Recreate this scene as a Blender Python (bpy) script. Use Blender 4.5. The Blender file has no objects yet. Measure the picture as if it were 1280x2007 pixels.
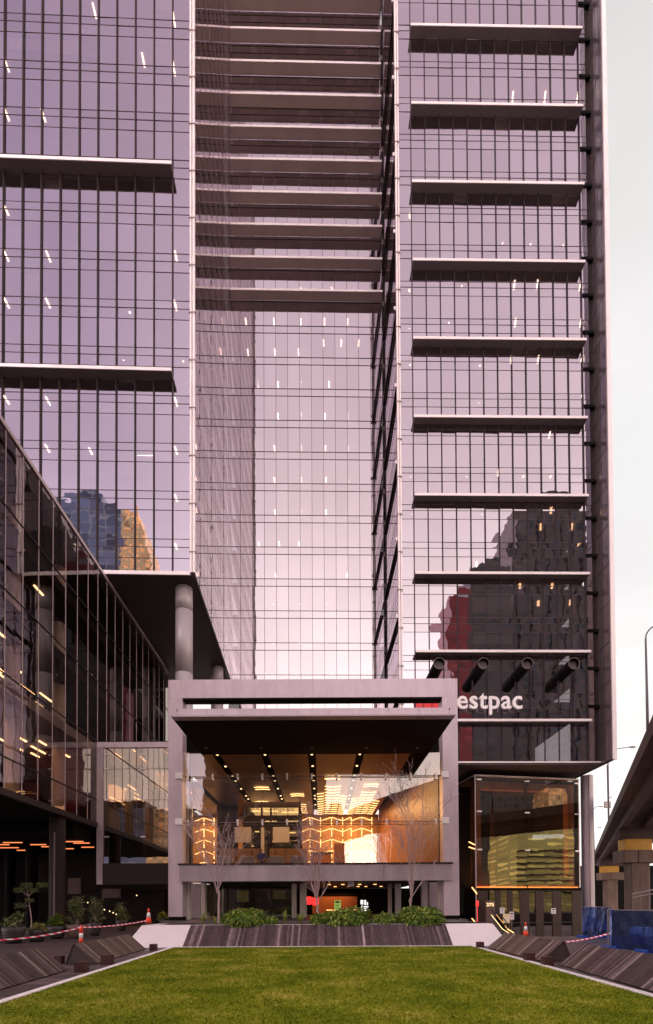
import bpy, math, random
import numpy as np
from mathutils import Vector, Matrix, Euler

random.seed(7)
RND = random.Random(11)
SC = bpy.context.scene
COL = SC.collection

# ------------------------------------------------------------------ camera
F = 1000.0                      # focal length in photo pixels
CX, CY = 632.0, 1757.5          # principal point
EYE = Vector((0, 0, 1.6))
RC = Euler((math.pi / 2 + 0.0175, 0, 0)).to_matrix() @ Matrix.Rotation(-0.005, 3, 'Z')


def ray(x, y):
    return RC @ Vector(((x - CX) / F, -(y - CY) / F, -1.0))


def at(x, y, Y):
    """photo pixel -> world point on the plane Y = const"""
    d = ray(x, y)
    return EYE + d * (Y / d.y)


def G(x, y, z=0.0):
    """photo pixel -> world point on the level z"""
    d = ray(x, y)
    return EYE + d * ((z - EYE.z) / d.z)


cam = bpy.data.cameras.new('camera')
camo = bpy.data.objects.new('camera', cam)
COL.objects.link(camo)
cam.sensor_fit = 'VERTICAL'
cam.sensor_height = 36
cam.sensor_width = 36 * 1280 / 2007
cam.lens = F / 2007 * 36
cam.shift_x = (640 - CX) / 2007
cam.shift_y = (CY - 1003.5) / 2007
cam.clip_start = 0.1
cam.clip_end = 6000
camo.location = EYE
camo.rotation_euler = RC.to_euler()
SC.camera = camo

# ------------------------------------------------------------------ render settings
SC.render.engine = 'CYCLES'
SC.view_settings.view_transform = 'Standard'
SC.view_settings.look = 'None'
SC.view_settings.exposure = 0
SC.view_settings.gamma = 1
SC.cycles.use_denoising = True
SC.cycles.max_bounces = 12
SC.cycles.glossy_bounces = 6
SC.cycles.transparent_max_bounces = 16
SC.cycles.diffuse_bounces = 3
SC.cycles.sample_clamp_indirect = 6
SC.cycles.caustics_reflective = True
SC.cycles.caustics_refractive = False
SC.cycles.blur_glossy = 0.5

# ------------------------------------------------------------------ mesh helper


class MB:
    def __init__(s):
        s.v = []
        s.f = []

    def quad(s, a, b, c, d):
        n = len(s.v)
        s.v += [tuple(a), tuple(b), tuple(c), tuple(d)]
        s.f.append((n, n + 1, n + 2, n + 3))

    def tri(s, a, b, c):
        n = len(s.v)
        s.v += [tuple(a), tuple(b), tuple(c)]
        s.f.append((n, n + 1, n + 2))

    def hexa(s, p):
        """8 points: bottom ring then top ring"""
        n = len(s.v)
        s.v += [tuple(q) for q in p]
        for q in ((3, 2, 1, 0), (4, 5, 6, 7), (0, 1, 5, 4), (1, 2, 6, 5), (2, 3, 7, 6), (3, 0, 4, 7)):
            s.f.append(tuple(n + i for i in q))

    def box(s, x0, x1, y0, y1, z0, z1):
        s.hexa([(x0, y0, z0), (x1, y0, z0), (x1, y1, z0), (x0, y1, z0),
                (x0, y0, z1), (x1, y0, z1), (x1, y1, z1), (x0, y1, z1)])

    def cbox(s, x0, x1, y0, y1, z0, z1, b=0.01):
        """box with chamfered upright and top edges"""
        r0 = [(x0 + b, y0), (x1 - b, y0), (x1, y0 + b), (x1, y1 - b), (x1 - b, y1), (x0 + b, y1), (x0, y1 - b), (x0, y0 + b)]
        cx, cy = (x0 + x1) / 2, (y0 + y1) / 2
        kx, ky = 1 - 2 * b / (x1 - x0), 1 - 2 * b / (y1 - y0)
        r1 = [(cx + (x - cx) * kx, cy + (y - cy) * ky) for x, y in r0]
        n = len(s.v)
        s.v += [(x, y, z0) for x, y in r0] + [(x, y, z1 - b) for x, y in r0] + [(x, y, z1) for x, y in r1]
        s.f.append(tuple(n + 7 - i for i in range(8)))
        for k in range(2):
            for i in range(8):
                j = (i + 1) % 8
                s.f.append((n + 8 * k + i, n + 8 * k + j, n + 8 * k + 8 + j, n + 8 * k + 8 + i))
        s.f.append(tuple(n + 16 + i for i in range(8)))

    def beam(s, p, q, w, h, up=Vector((0, 0, 1))):
        p, q = Vector(p), Vector(q)
        d = (q - p).normalized()
        if abs(d.dot(up)) > 0.98:
            up = Vector((0, 1, 0))
        a = d.cross(up).normalized() * (w / 2)
        b = a.cross(d).normalized() * (h / 2)
        s.hexa([p - a - b, p + a - b, q + a - b, q - a - b, p - a + b, p + a + b, q + a + b, q - a + b])

    def tube(s, p, q, r0, r1=None, n=8, cap=True):
        r1 = r0 if r1 is None else r1
        p, q = Vector(p), Vector(q)
        d = (q - p)
        d = d.normalized() if d.length > 1e-6 else Vector((0, 0, 1))
        a = d.orthogonal().normalized()
        b = d.cross(a)
        m = len(s.v)
        for c, r in ((p, r0), (q, r1)):
            for i in range(n):
                t = 2 * math.pi * i / n
                s.v.append(tuple(c + a * (r * math.cos(t)) + b * (r * math.sin(t))))
        for i in range(n):
            j = (i + 1) % n
            s.f.append((m + i, m + j, m + n + j, m + n + i))
        if cap:
            s.f.append(tuple(m + n - 1 - i for i in range(n)))
            s.f.append(tuple(m + n + i for i in range(n)))

    def lathe(s, c, prof, n=20):
        c = Vector(c)
        m = len(s.v)
        for r, z in prof:
            for i in range(n):
                t = 2 * math.pi * i / n
                s.v.append((c.x + r * math.cos(t), c.y + r * math.sin(t), c.z + z))
        for k in range(len(prof) - 1):
            for i in range(n):
                j = (i + 1) % n
                s.f.append((m + k * n + i, m + k * n + j, m + k * n + n + j, m + k * n + n + i))
        s.f.append(tuple(m + n - 1 - i for i in range(n)))
        k = (len(prof) - 1) * n
        s.f.append(tuple(m + k + i for i in range(n)))

    def prism(s, poly, vec):
        """polygon (list of points) swept along vec"""
        vec = Vector(vec)
        n = len(poly)
        m = len(s.v)
        s.v += [tuple(p) for p in poly] + [tuple(Vector(p) + vec) for p in poly]
        s.f.append(tuple(m + i for i in range(n)))
        s.f.append(tuple(m + 2 * n - 1 - i for i in range(n)))
        for i in range(n):
            j = (i + 1) % n
            s.f.append((m + j, m + i, m + n + i, m + n + j))

    def build(s, name, m, parent=None, smooth=False):
        o = Vector((0, 0, 0))
        p = parent
        while p is not None:
            o += p.location
            p = p.parent
        me = bpy.data.meshes.new(name)
        me.from_pydata([(x - o.x, y - o.y, z - o.z) for x, y, z in s.v], [], s.f)
        me.materials.append(m)
        if smooth:
            me.polygons.foreach_set('use_smooth', [True] * len(me.polygons))
        me.update()
        ob = bpy.data.objects.new(name, me)
        COL.objects.link(ob)
        ob.parent = parent
        return ob


def thing(name, label, cat, loc=(0, 0, 0), group=None):
    o = bpy.data.objects.new(name, None)
    COL.objects.link(o)
    o.location = loc
    o.empty_display_size = 0.3
    tag(o, label, cat, group)
    return o


def tag(o, label, cat, group=None, kind=None):
    o['label'] = label
    o['category'] = cat
    if group:
        o['group'] = group
    if kind:
        o['kind'] = kind
    return o


def struct(o, label=None, kind='structure'):
    o['kind'] = kind
    if label:
        o['label'] = label
    return o


def dup(root, loc, rotz=None, label=None, group=None, scale=None):
    r = root.copy()
    COL.objects.link(r)
    r.location = loc
    if rotz is not None:
        r.rotation_euler = (0, 0, rotz)
    if scale is not None:
        r.scale = (scale,) * 3 if not isinstance(scale, tuple) else scale
    if label:
        r['label'] = label
    if group:
        r['group'] = group
    for ch in list(root.children):
        c = ch.copy()
        COL.objects.link(c)
        c.parent = r
        for g in ch.children:
            d = g.copy()
            COL.objects.link(d)
            d.parent = c
    return r


# ------------------------------------------------------------------ materials
def nt(name):
    m = bpy.data.materials.new(name)
    m.use_nodes = True
    t = m.node_tree
    return m, t, t.nodes, t.links, t.nodes['Principled BSDF'], t.nodes['Material Output']


def simple(name, col, rough=0.6, metal=0.0, var=0.15, scale=3.0, bump=0.0, island=0.0, stretch=(1, 1, 1), spec=0.5, streak=0.0):
    """procedural surface: base colour with noise variation, per-island variation, streaks and bump"""
    m, t, N, L, P, O = nt(name)
    P.inputs['Roughness'].default_value = rough
    P.inputs['Metallic'].default_value = metal
    P.inputs['Specular IOR Level'].default_value = spec
    tc = N.new('ShaderNodeTexCoord')
    mp = N.new('ShaderNodeMapping')
    mp.inputs['Scale'].default_value = stretch
    L.new(tc.outputs['Object'], mp.inputs['Vector'])
    nz = N.new('ShaderNodeTexNoise')
    nz.inputs['Scale'].default_value = scale
    nz.inputs['Detail'].default_value = 6
    nz.inputs['Roughness'].default_value = 0.65
    L.new(mp.outputs['Vector'], nz.inputs['Vector'])
    mr = N.new('ShaderNodeMapRange')
    mr.inputs['From Min'].default_value = 0.25
    mr.inputs['From Max'].default_value = 0.75
    mr.inputs['To Min'].default_value = 1 - var
    mr.inputs['To Max'].default_value = 1 + var
    L.new(nz.outputs['Fac'], mr.inputs['Value'])
    val = mr.outputs['Result']
    if island:
        g = N.new('ShaderNodeNewGeometry')
        mi = N.new('ShaderNodeMapRange')
        mi.inputs['To Min'].default_value = 1 - island
        mi.inputs['To Max'].default_value = 1 + island
        L.new(g.outputs['Random Per Island'], mi.inputs['Value'])
        mm = N.new('ShaderNodeMath')
        mm.operation = 'MULTIPLY'
        L.new(val, mm.inputs[0])
        L.new(mi.outputs['Result'], mm.inputs[1])
        val = mm.outputs[0]
    vm = N.new('ShaderNodeVectorMath')
    vm.operation = 'SCALE'
    vm.inputs[0].default_value = col
    L.new(val, vm.inputs['Scale'])
    L.new(vm.outputs['Vector'], P.inputs['Base Color'])
    mr2 = N.new('ShaderNodeMapRange')
    mr2.inputs['To Min'].default_value = max(0.0, rough - 0.12)
    mr2.inputs['To Max'].default_value = min(1.0, rough + 0.12)
    L.new(nz.outputs['Fac'], mr2.inputs['Value'])
    L.new(mr2.outputs['Result'], P.inputs['Roughness'])
    if bump:
        b = N.new('ShaderNodeBump')
        b.inputs['Strength'].default_value = bump
        b.inputs['Distance'].default_value = 0.02
        L.new(nz.outputs['Fac'], b.inputs['Height'])
        L.new(b.outputs['Normal'], P.inputs['Normal'])
    return m


def emit(name, col, strength):
    m, t, N, L, P, O = nt(name)
    P.inputs['Base Color'].default_value = (0.02, 0.02, 0.02, 1)
    P.inputs['Emission Color'].default_value = (*col, 1)
    P.inputs['Emission Strength'].default_value = strength
    return m


def glass(name, refl, tint=(0.9, 0.9, 0.9), trans=(0.5, 0.48, 0.5), wave=0.02, wscale=0.6, fres=0.6, rough=0.0, vary=0.10):
    """sheet of coated glass: tinted mirror mixed with tinted see-through; slightly wavy"""
    m, t, N, L, P, O = nt(name)
    N.remove(P)
    tr = N.new('ShaderNodeBsdfTransparent')
    tr.inputs['Color'].default_value = (*trans, 1)
    gl = N.new('ShaderNodeBsdfGlossy')
    gl.inputs['Color'].default_value = (*tint, 1)
    gl.inputs['Roughness'].default_value = rough
    gi = N.new('ShaderNodeNewGeometry')
    gm = N.new('ShaderNodeMapRange')
    gm.inputs['To Min'].default_value = 1 - vary
    gm.inputs['To Max'].default_value = 1.0
    L.new(gi.outputs['Random Per Island'], gm.inputs['Value'])
    gv = N.new('ShaderNodeVectorMath')
    gv.operation = 'SCALE'
    gv.inputs[0].default_value = tint
    L.new(gm.outputs['Result'], gv.inputs['Scale'])
    L.new(gv.outputs['Vector'], gl.inputs['Color'])
    tc = N.new('ShaderNodeTexCoord')
    nz = N.new('ShaderNodeTexNoise')
    nz.inputs['Scale'].default_value = wscale
    nz.inputs['Detail'].default_value = 2
    L.new(tc.outputs['Object'], nz.inputs['Vector'])
    b = N.new('ShaderNodeBump')
    b.inputs['Strength'].default_value = 1.0
    b.inputs['Distance'].default_value = wave
    L.new(nz.outputs['Fac'], b.inputs['Height'])
    L.new(b.outputs['Normal'], gl.inputs['Normal'])
    lw = N.new('ShaderNodeFresnel')
    lw.inputs['IOR'].default_value = 1.5
    ma = N.new('ShaderNodeMath')
    ma.operation = 'MULTIPLY_ADD'
    L.new(lw.outputs['Fac'], ma.inputs[0])
    ma.inputs[1].default_value = fres
    ma.inputs[2].default_value = refl
    ma.use_clamp = True
    mx = N.new('ShaderNodeMixShader')
    L.new(ma.outputs[0], mx.inputs['Fac'])
    L.new(tr.outputs[0], mx.inputs[1])
    L.new(gl.outputs[0], mx.inputs[2])
    L.new(mx.outputs[0], O.inputs['Surface'])
    return m


def planks(name, c0, c1, light, width, axis='Y', rough=0.55, gap=0.06):
    """weathered boards laid side by side along one axis, each board its own tone"""
    m, t, N, L, P, O = nt(name)
    tc = N.new('ShaderNodeTexCoord')
    sp = N.new('ShaderNodeSeparateXYZ')
    L.new(tc.outputs['Object'], sp.inputs[0])
    dv = N.new('ShaderNodeMath')
    dv.operation = 'DIVIDE'
    dv.inputs[1].default_value = width
    L.new(sp.outputs[axis], dv.inputs[0])
    fl = N.new('ShaderNodeMath')
    fl.operation = 'FLOOR'
    L.new(dv.outputs[0], fl.inputs[0])
    fr = N.new('ShaderNodeMath')
    fr.operation = 'FRACT'
    L.new(dv.outputs[0], fr.inputs[0])
    wn = N.new('ShaderNodeTexWhiteNoise')
    wn.noise_dimensions = '1D'
    L.new(fl.outputs[0], wn.inputs['W'])
    mp = N.new('ShaderNodeMapping')
    mp.inputs['Scale'].default_value = (0.8, 9, 9) if axis == 'Y' else (9, 0.8, 9)
    L.new(tc.outputs['Object'], mp.inputs['Vector'])
    nz = N.new('ShaderNodeTexNoise')
    nz.inputs['Scale'].default_value = 1.6
    nz.inputs['Detail'].default_value = 7
    L.new(mp.outputs['Vector'], nz.inputs['Vector'])
    ad = N.new('ShaderNodeMath')
    ad.operation = 'MULTIPLY_ADD'
    L.new(wn.outputs['Value'], ad.inputs[0])
    ad.inputs[1].default_value = 0.5
    L.new(nz.outputs['Fac'], ad.inputs[2])
    cr = N.new('ShaderNodeValToRGB')
    e = cr.color_ramp.elements
    e[0].position = 0.45
    e[0].color = (*c0, 1)
    e[1].position = 0.95
    e[1].color = (*c1, 1)
    k = e.new(1.0)
    k.color = (*light, 1)
    L.new(ad.outputs[0], cr.inputs['Fac'])
    gp = N.new('ShaderNodeMath')
    gp.operation = 'GREATER_THAN'
    gp.inputs[1].default_value = gap
    L.new(fr.outputs[0], gp.inputs[0])
    vm = N.new('ShaderNodeVectorMath')
    vm.operation = 'SCALE'
    L.new(cr.outputs['Color'], vm.inputs[0])
    mg = N.new('ShaderNodeMath')
    mg.operation = 'MULTIPLY_ADD'
    L.new(gp.outputs[0], mg.inputs[0])
    mg.inputs[1].default_value = 0.75
    mg.inputs[2].default_value = 0.25
    L.new(mg.outputs[0], vm.inputs['Scale'])
    L.new(vm.outputs['Vector'], P.inputs['Base Color'])
    P.inputs['Roughness'].default_value = rough
    P.inputs['Specular IOR Level'].default_value = 0.3
    b = N.new('ShaderNodeBump')
    b.inputs['Strength'].default_value = 0.4
    b.inputs['Distance'].default_value = 0.01
    ab = N.new('ShaderNodeMath')
    ab.operation = 'ADD'
    L.new(gp.outputs[0], ab.inputs[0])
    L.new(nz.outputs['Fac'], ab.inputs[1])
    L.new(ab.outputs[0], b.inputs['Height'])
    L.new(b.outputs['Normal'], P.inputs['Normal'])
    return m


def island_ramp(name, stops, rough=0.6, scale=(1, 1, 1), nscale=4.0, grain=0.25, transl=0.0):
    """colour chosen per island from a ramp, with a grain noise on top (planks, leaves, blades)"""
    m, t, N, L, P, O = nt(name)
    g = N.new('ShaderNodeNewGeometry')
    cr = N.new('ShaderNodeValToRGB')
    e = cr.color_ramp.elements
    e[0].position, e[0].color = stops[0][0], (*stops[0][1], 1)
    e[1].position, e[1].color = stops[-1][0], (*stops[-1][1], 1)
    for p, c in stops[1:-1]:
        k = e.new(p)
        k.color = (*c, 1)
    L.new(g.outputs['Random Per Island'], cr.inputs['Fac'])
    tc = N.new('ShaderNodeTexCoord')
    mp = N.new('ShaderNodeMapping')
    mp.inputs['Scale'].default_value = scale
    L.new(tc.outputs['Object'], mp.inputs['Vector'])
    nz = N.new('ShaderNodeTexNoise')
    nz.inputs['Scale'].default_value = nscale
    nz.inputs['Detail'].default_value = 6
    L.new(mp.outputs['Vector'], nz.inputs['Vector'])
    mr = N.new('ShaderNodeMapRange')
    mr.inputs['From Min'].default_value = 0.3
    mr.inputs['From Max'].default_value = 0.7
    mr.inputs['To Min'].default_value = 1 - grain
    mr.inputs['To Max'].default_value = 1 + grain
    L.new(nz.outputs['Fac'], mr.inputs['Value'])
    vm = N.new('ShaderNodeVectorMath')
    vm.operation = 'SCALE'
    L.new(cr.outputs['Color'], vm.inputs[0])
    L.new(mr.outputs['Result'], vm.inputs['Scale'])
    L.new(vm.outputs['Vector'], P.inputs['Base Color'])
    P.inputs['Roughness'].default_value = rough
    P.inputs['Specular IOR Level'].default_value = 0.25
    if transl:
        tb = N.new('ShaderNodeBsdfTranslucent')
        L.new(vm.outputs['Vector'], tb.inputs['Color'])
        mx = N.new('ShaderNodeMixShader')
        mx.inputs['Fac'].default_value = transl
        L.new(P.outputs[0], mx.inputs[1])
        L.new(tb.outputs[0], mx.inputs[2])
        L.new(mx.outputs[0], O.inputs['Surface'])
    return m


def city_face(name, wall, win, bw, bh, mortar, rough=0.3, band=None):
    """facade of a far building: window grid over wall colour"""
    m, t, N, L, P, O = nt(name)
    tc = N.new('ShaderNodeTexCoord')
    sp = N.new('ShaderNodeSeparateXYZ')
    L.new(tc.outputs['Object'], sp.inputs[0])
    ad = N.new('ShaderNodeMath')
    ad.operation = 'ADD'
    L.new(sp.outputs['X'], ad.inputs[0])
    L.new(sp.outputs['Y'], ad.inputs[1])
    cb = N.new('ShaderNodeCombineXYZ')
    L.new(ad.outputs[0], cb.inputs['X'])
    L.new(sp.outputs['Z'], cb.inputs['Y'])
    br = N.new('ShaderNodeTexBrick')
    br.offset = 0.0
    br.inputs['Scale'].default_value = 1.0
    br.inputs['Brick Width'].default_value = bw
    br.inputs['Row Height'].default_value = bh
    br.inputs['Mortar Size'].default_value = mortar
    br.inputs['Mortar Smooth'].default_value = 0.0
    br.inputs['Color1'].default_value = (*win, 1)
    br.inputs['Color2'].default_value = (win[0] * 5, win[1] * 4.6, win[2] * 4.2, 1)
    br.inputs['Mortar'].default_value = (*wall, 1)
    L.new(cb.outputs[0], br.inputs['Vector'])
    L.new(br.outputs['Color'], P.inputs['Base Color'])
    P.inputs['Roughness'].default_value = rough
    return m


M = {}
M['tglass'] = glass('tower_glass', 0.47, (0.96, 0.88, 0.95), (0.36, 0.31, 0.33), wave=0.007, wscale=0.5)
M['nglass'] = glass('notch_glass', 0.50, (0.96, 0.88, 0.93), (0.36, 0.31, 0.33), wave=0.004, wscale=0.4)
M['sglass'] = glass('side_glass', 0.42, (0.95, 0.86, 0.9), (0.30, 0.26, 0.28), wave=0.003, wscale=0.4)
M['pglass'] = glass('podium_glass', 0.17, (0.95, 0.88, 0.85), (0.60, 0.52, 0.48), wave=0.006, wscale=0.45, fres=0.6, vary=0.3)
M['lglass'] = glass('link_glass', 0.42, (1.0, 0.92, 0.85), (0.20, 0.18, 0.17), wave=0.006, wscale=0.5)
M['eglass'] = glass('entry_glass', 0.26, (1.0, 0.95, 0.85), (0.62, 0.58, 0.55), wave=0.006, wscale=0.4)
M['fglass'] = glass('front_glass', 0.15, (1.0, 0.93, 0.9), (0.86, 0.82, 0.80), wave=0.006, wscale=0.5)
M['dglass'] = glass('dark_glass', 0.25, (0.9, 0.95, 0.85), (0.35, 0.38, 0.33), wave=0.004, wscale=0.5)
M['mullion'] = simple('dark_aluminium', (0.032, 0.021, 0.023), 0.65, 0.0, 0.1, spec=0.15)
M['transom'] = simple('transom_aluminium', (0.085, 0.062, 0.07), 0.45, 0.2, 0.1, spec=0.3)
M['whitemetal'] = simple('pale_aluminium', (0.74, 0.66, 0.66), 0.35, 0.3, 0.08, 0.6)
M['softmetal'] = simple('grey_soffit_metal', (0.155, 0.12, 0.122), 0.55, 0.0, 0.08, 0.4)
M['cladding'] = simple('bronze_cladding', (0.42, 0.335, 0.345), 0.38, 0.3, 0.1, 0.5)
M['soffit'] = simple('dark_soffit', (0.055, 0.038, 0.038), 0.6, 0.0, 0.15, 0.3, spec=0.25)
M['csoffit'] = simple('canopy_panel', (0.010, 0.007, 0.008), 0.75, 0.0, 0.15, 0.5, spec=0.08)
M['ledgepanel'] = simple('pale_ledge_panel', (0.44, 0.345, 0.33), 0.6, 0.0, 0.10, 0.5)
M['edgeclad'] = simple('edge_cladding', (0.13, 0.10, 0.108), 0.2, 0.5, 0.2, 0.5)
M['groundpale'] = simple('city_ground', (0.30, 0.25, 0.245), 0.8, 0.0, 0.2, 0.1)
M['shadeunder'] = simple('dark_shade_metal', (0.12, 0.088, 0.088), 0.55, 0.0, 0.08, 0.4, spec=0.3)
M['slab'] = simple('office_ceiling', (0.35, 0.30, 0.29), 0.8, 0, 0.1, 0.4)
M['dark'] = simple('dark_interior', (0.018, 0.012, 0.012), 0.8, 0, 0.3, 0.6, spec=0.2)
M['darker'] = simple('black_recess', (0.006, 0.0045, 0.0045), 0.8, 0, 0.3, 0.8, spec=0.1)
M['column'] = simple('column_paint', (0.37, 0.315, 0.335), 0.45, 0.1, 0.10, 0.5, stretch=(1, 1, 0.3))
M['steel'] = simple('lavender_grey_steel', (0.53, 0.43, 0.48), 0.40, 0.25, 0.17, 0.9, bump=0.04, stretch=(1.6, 1.6, 0.45))
M['steel2'] = simple('weathered_grey_steel', (0.35, 0.285, 0.31), 0.42, 0.25, 0.22, 1.6, stretch=(1, 1, 0.25))
M['palewall'] = simple('pale_render', (0.60, 0.52, 0.48), 0.7, 0, 0.08, 0.8)
M['concrete'] = simple('pale_concrete', (0.60, 0.52, 0.52), 0.75, 0, 0.07, 1.8, bump=0.05)
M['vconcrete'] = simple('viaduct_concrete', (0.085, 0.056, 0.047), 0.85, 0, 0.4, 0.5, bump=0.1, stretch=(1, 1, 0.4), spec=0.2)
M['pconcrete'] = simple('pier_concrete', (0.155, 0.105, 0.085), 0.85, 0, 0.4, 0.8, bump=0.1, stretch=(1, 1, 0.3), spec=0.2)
M['yellow'] = simple('ochre_paint', (0.50, 0.24, 0.01), 0.6, 0, 0.15, 1.0)
M['timber'] = planks('lobby_timber', (0.34, 0.17, 0.075), (0.48, 0.26, 0.12), (0.54, 0.31, 0.15), 1.2, 'X', 0.5, 0.02)
M['timberw'] = simple('timber_veneer', (0.26, 0.088, 0.028), 0.42, 0, 0.25, 2.0, stretch=(6, 6, 0.4))
M['timberd'] = simple('dark_timber', (0.040, 0.020, 0.015), 0.5, 0, 0.25, 3.0, stretch=(6, 6, 0.4), spec=0.25)
M['lceil'] = simple('lobby_ceiling', (0.20, 0.105, 0.075), 0.40, 0, 0.06, 0.5)
M['bench'] = island_ramp('bench_boards', [(0.0, (0.030, 0.018, 0.019)), (0.5, (0.050, 0.032, 0.033)), (0.80, (0.068, 0.045, 0.045)), (0.92, (0.10, 0.070, 0.068)), (0.975, (0.21, 0.16, 0.15)), (1.0, (0.30, 0.235, 0.22))], 0.55, (5, 5, 5), 1.5, 0.2)
M['benchcore'] = simple('bench_core', (0.035, 0.02, 0.018), 0.6, 0, 0.3, 4.0, stretch=(1, 1, 5))
M['block'] = simple('dark_timber_block', (0.048, 0.020, 0.016), 0.5, 0, 0.3, 5.0, stretch=(1, 1, 6), bump=0.1, spec=0.2)
M['planterboards'] = island_ramp('planter_boards', [(0.0, (0.040, 0.024, 0.027)), (0.6, (0.070, 0.044, 0.047)), (0.88, (0.095, 0.062, 0.064)), (0.96, (0.20, 0.14, 0.14)), (1.0, (0.34, 0.26, 0.26))], 0.55, (9, 2, 1.2), 2.0, 0.45)
M['deck'] = planks('plaza_boards', (0.040, 0.026, 0.028), (0.095, 0.066, 0.070), (0.19, 0.14, 0.145), 0.145, 'Y', 0.42)
M['paving'] = simple('dark_paving', (0.10, 0.08, 0.082), 0.45, 0, 0.3, 0.8)
M['kerb'] = simple('pale_edging', (0.62, 0.55, 0.54), 0.7, 0, 0.12, 4.0)
M['soil'] = simple('soil', (0.03, 0.02, 0.015), 0.95, 0, 0.4, 12.0, bump=0.4)
M['bark'] = simple('pale_bark', (0.33, 0.23, 0.225), 0.8, 0, 0.25, 14.0, stretch=(1, 1, 0.3))
M['pot'] = simple('dark_pot', (0.035, 0.027, 0.027), 0.5, 0, 0.2, 4.0)
M['potbrown'] = simple('brown_pot', (0.12, 0.075, 0.06), 0.6, 0, 0.2, 4.0)
M['leaf'] = island_ramp('glossy_leaf', [(0.0, (0.045, 0.095, 0.012)), (0.45, (0.11, 0.18, 0.022)), (0.8, (0.20, 0.26, 0.035)), (1.0, (0.36, 0.38, 0.08))], 0.45, nscale=3, transl=0.2)
M['strap'] = island_ramp('strap_leaf', [(0.0, (0.14, 0.21, 0.025)), (0.6, (0.30, 0.36, 0.05)), (1.0, (0.50, 0.48, 0.12))], 0.45, nscale=3, transl=0.3)
M['dleaf'] = island_ramp('dark_leaf', [(0.0, (0.06, 0.095, 0.035)), (0.6, (0.14, 0.185, 0.06)), (1.0, (0.34, 0.34, 0.16))], 0.42, nscale=3, transl=0.2)
M['yleaf'] = island_ramp('yellow_leaf', [(0.0, (0.13, 0.15, 0.03)), (0.6, (0.28, 0.28, 0.065)), (1.0, (0.50, 0.44, 0.15))], 0.5, nscale=3, transl=0.25)
M['orange'] = simple('orange_plastic', (0.80, 0.06, 0.015), 0.4, 0, 0.06, 3)
M['reflective'] = simple('white_reflective', (0.75, 0.72, 0.72), 0.35, 0, 0.05, 3)
M['rubber'] = simple('black_rubber', (0.02, 0.018, 0.018), 0.7, 0, 0.2, 3)
M['blue'] = glass('blue_mesh', 0.06, (0.5, 0.6, 1.0), (0.05, 0.13, 0.45), wave=0.02, wscale=2.0, rough=0.4)
M['bluecloth'] = simple('blue_cloth', (0.012, 0.055, 0.26), 0.6, 0, 0.3, 1.5, bump=0.3)
M['machine'] = simple('dark_machine', (0.10, 0.13, 0.22), 0.6, 0, 0.25, 2)
M['paper'] = simple('paper', (0.80, 0.74, 0.74), 0.6, 0, 0.04, 8)
M['ink'] = simple('printed_ink', (0.05, 0.04, 0.06), 0.6, 0, 0.1, 8)
M['bluepaper'] = simple('blue_print', (0.15, 0.20, 0.45), 0.6, 0, 0.1, 8)
M['yellowframe'] = simple('yellow_frame', (0.75, 0.55, 0.08), 0.5, 0, 0.05, 8)
M['red'] = simple('red_logo', (0.72, 0.012, 0.02), 0.35, 0, 0.04, 2)
M['letter'] = simple('white_letter', (0.86, 0.80, 0.80), 0.35, 0, 0.03, 2)
M['chair'] = simple('grey_upholstery', (0.36, 0.31, 0.30), 0.9, 0, 0.12, 5, bump=0.1)
M['whitepanel'] = simple('white_panel', (0.80, 0.74, 0.68), 0.5, 0, 0.03, 2)
M['skin'] = simple('skin', (0.45, 0.25, 0.18), 0.6, 0, 0.06, 6)
M['bluejacket'] = simple('blue_jacket', (0.03, 0.07, 0.30), 0.8, 0, 0.15, 6)
M['hair'] = simple('dark_hair', (0.02, 0.014, 0.012), 0.6, 0, 0.2, 12)
M['polemetal'] = simple('pole_metal', (0.10, 0.08, 0.085), 0.5, 0.5, 0.1, 2)
M['signback'] = simple('sign_back', (0.28, 0.24, 0.24), 0.5, 0.4, 0.1, 2)
M['amber'] = emit('amber_strip', (1.0, 0.56, 0.21), 5.0)
M['amber2'] = emit('amber_strip_soft', (1.0, 0.46, 0.15), 3.6)
M['office'] = emit('office_light', (1.0, 0.78, 0.55), 11.0)
M['warmoff'] = emit('warm_office_light', (1.0, 0.60, 0.28), 6.0)
M['redstrip'] = emit('red_orange_strip', (1.0, 0.26, 0.09), 1.5)
M['down'] = emit('downlight', (1.0, 0.66, 0.32), 3.0)
M['redlamp'] = emit('red_lamp', (1.0, 0.03, 0.03), 1.6)
M['cafe'] = emit('cafe_glow', (1.0, 0.36, 0.09), 0.55)
M['poster'] = emit('green_poster', (0.35, 0.55, 0.12), 0.8)
M['whitelamp'] = emit('white_graphic', (1.0, 0.95, 0.9), 1.4)
M['ledge'] = emit('orange_ledge', (1.0, 0.27, 0.05), 3.5)
M['num'] = emit('amber_number', (1.0, 0.68, 0.35), 1.6)
M['ctower1'] = city_face('dark_tower_face', (0.13, 0.082, 0.070), (0.016, 0.020, 0.032), 3.4, 3.4, 0.7)
M['ctower2'] = city_face('banded_tower_face', (0.085, 0.058, 0.054), (0.018, 0.018, 0.024), 6.0, 3.5, 0.9)
M['ctower3'] = city_face('blue_tower_face', (0.42, 0.42, 0.50), (0.055, 0.07, 0.14), 6.0, 4.0, 0.22, 0.25)
M['ctower4'] = city_face('gold_tower_face', (0.98, 0.72, 0.42), (0.50, 0.27, 0.12), 1.9, 1.9, 0.30, 0.4)
M['cred'] = city_face('red_tower_face', (0.26, 0.014, 0.018), (0.08, 0.010, 0.012), 5.0, 3.4, 0.8)
M['colive'] = city_face('olive_banded_face', (0.80, 0.70, 0.26), (0.46, 0.42, 0.13), 7.0, 1.6, 0.5, 0.5)
M['cband'] = simple('dark_band', (0.04, 0.035, 0.02), 0.6, 0, 0.2, 1)
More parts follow.
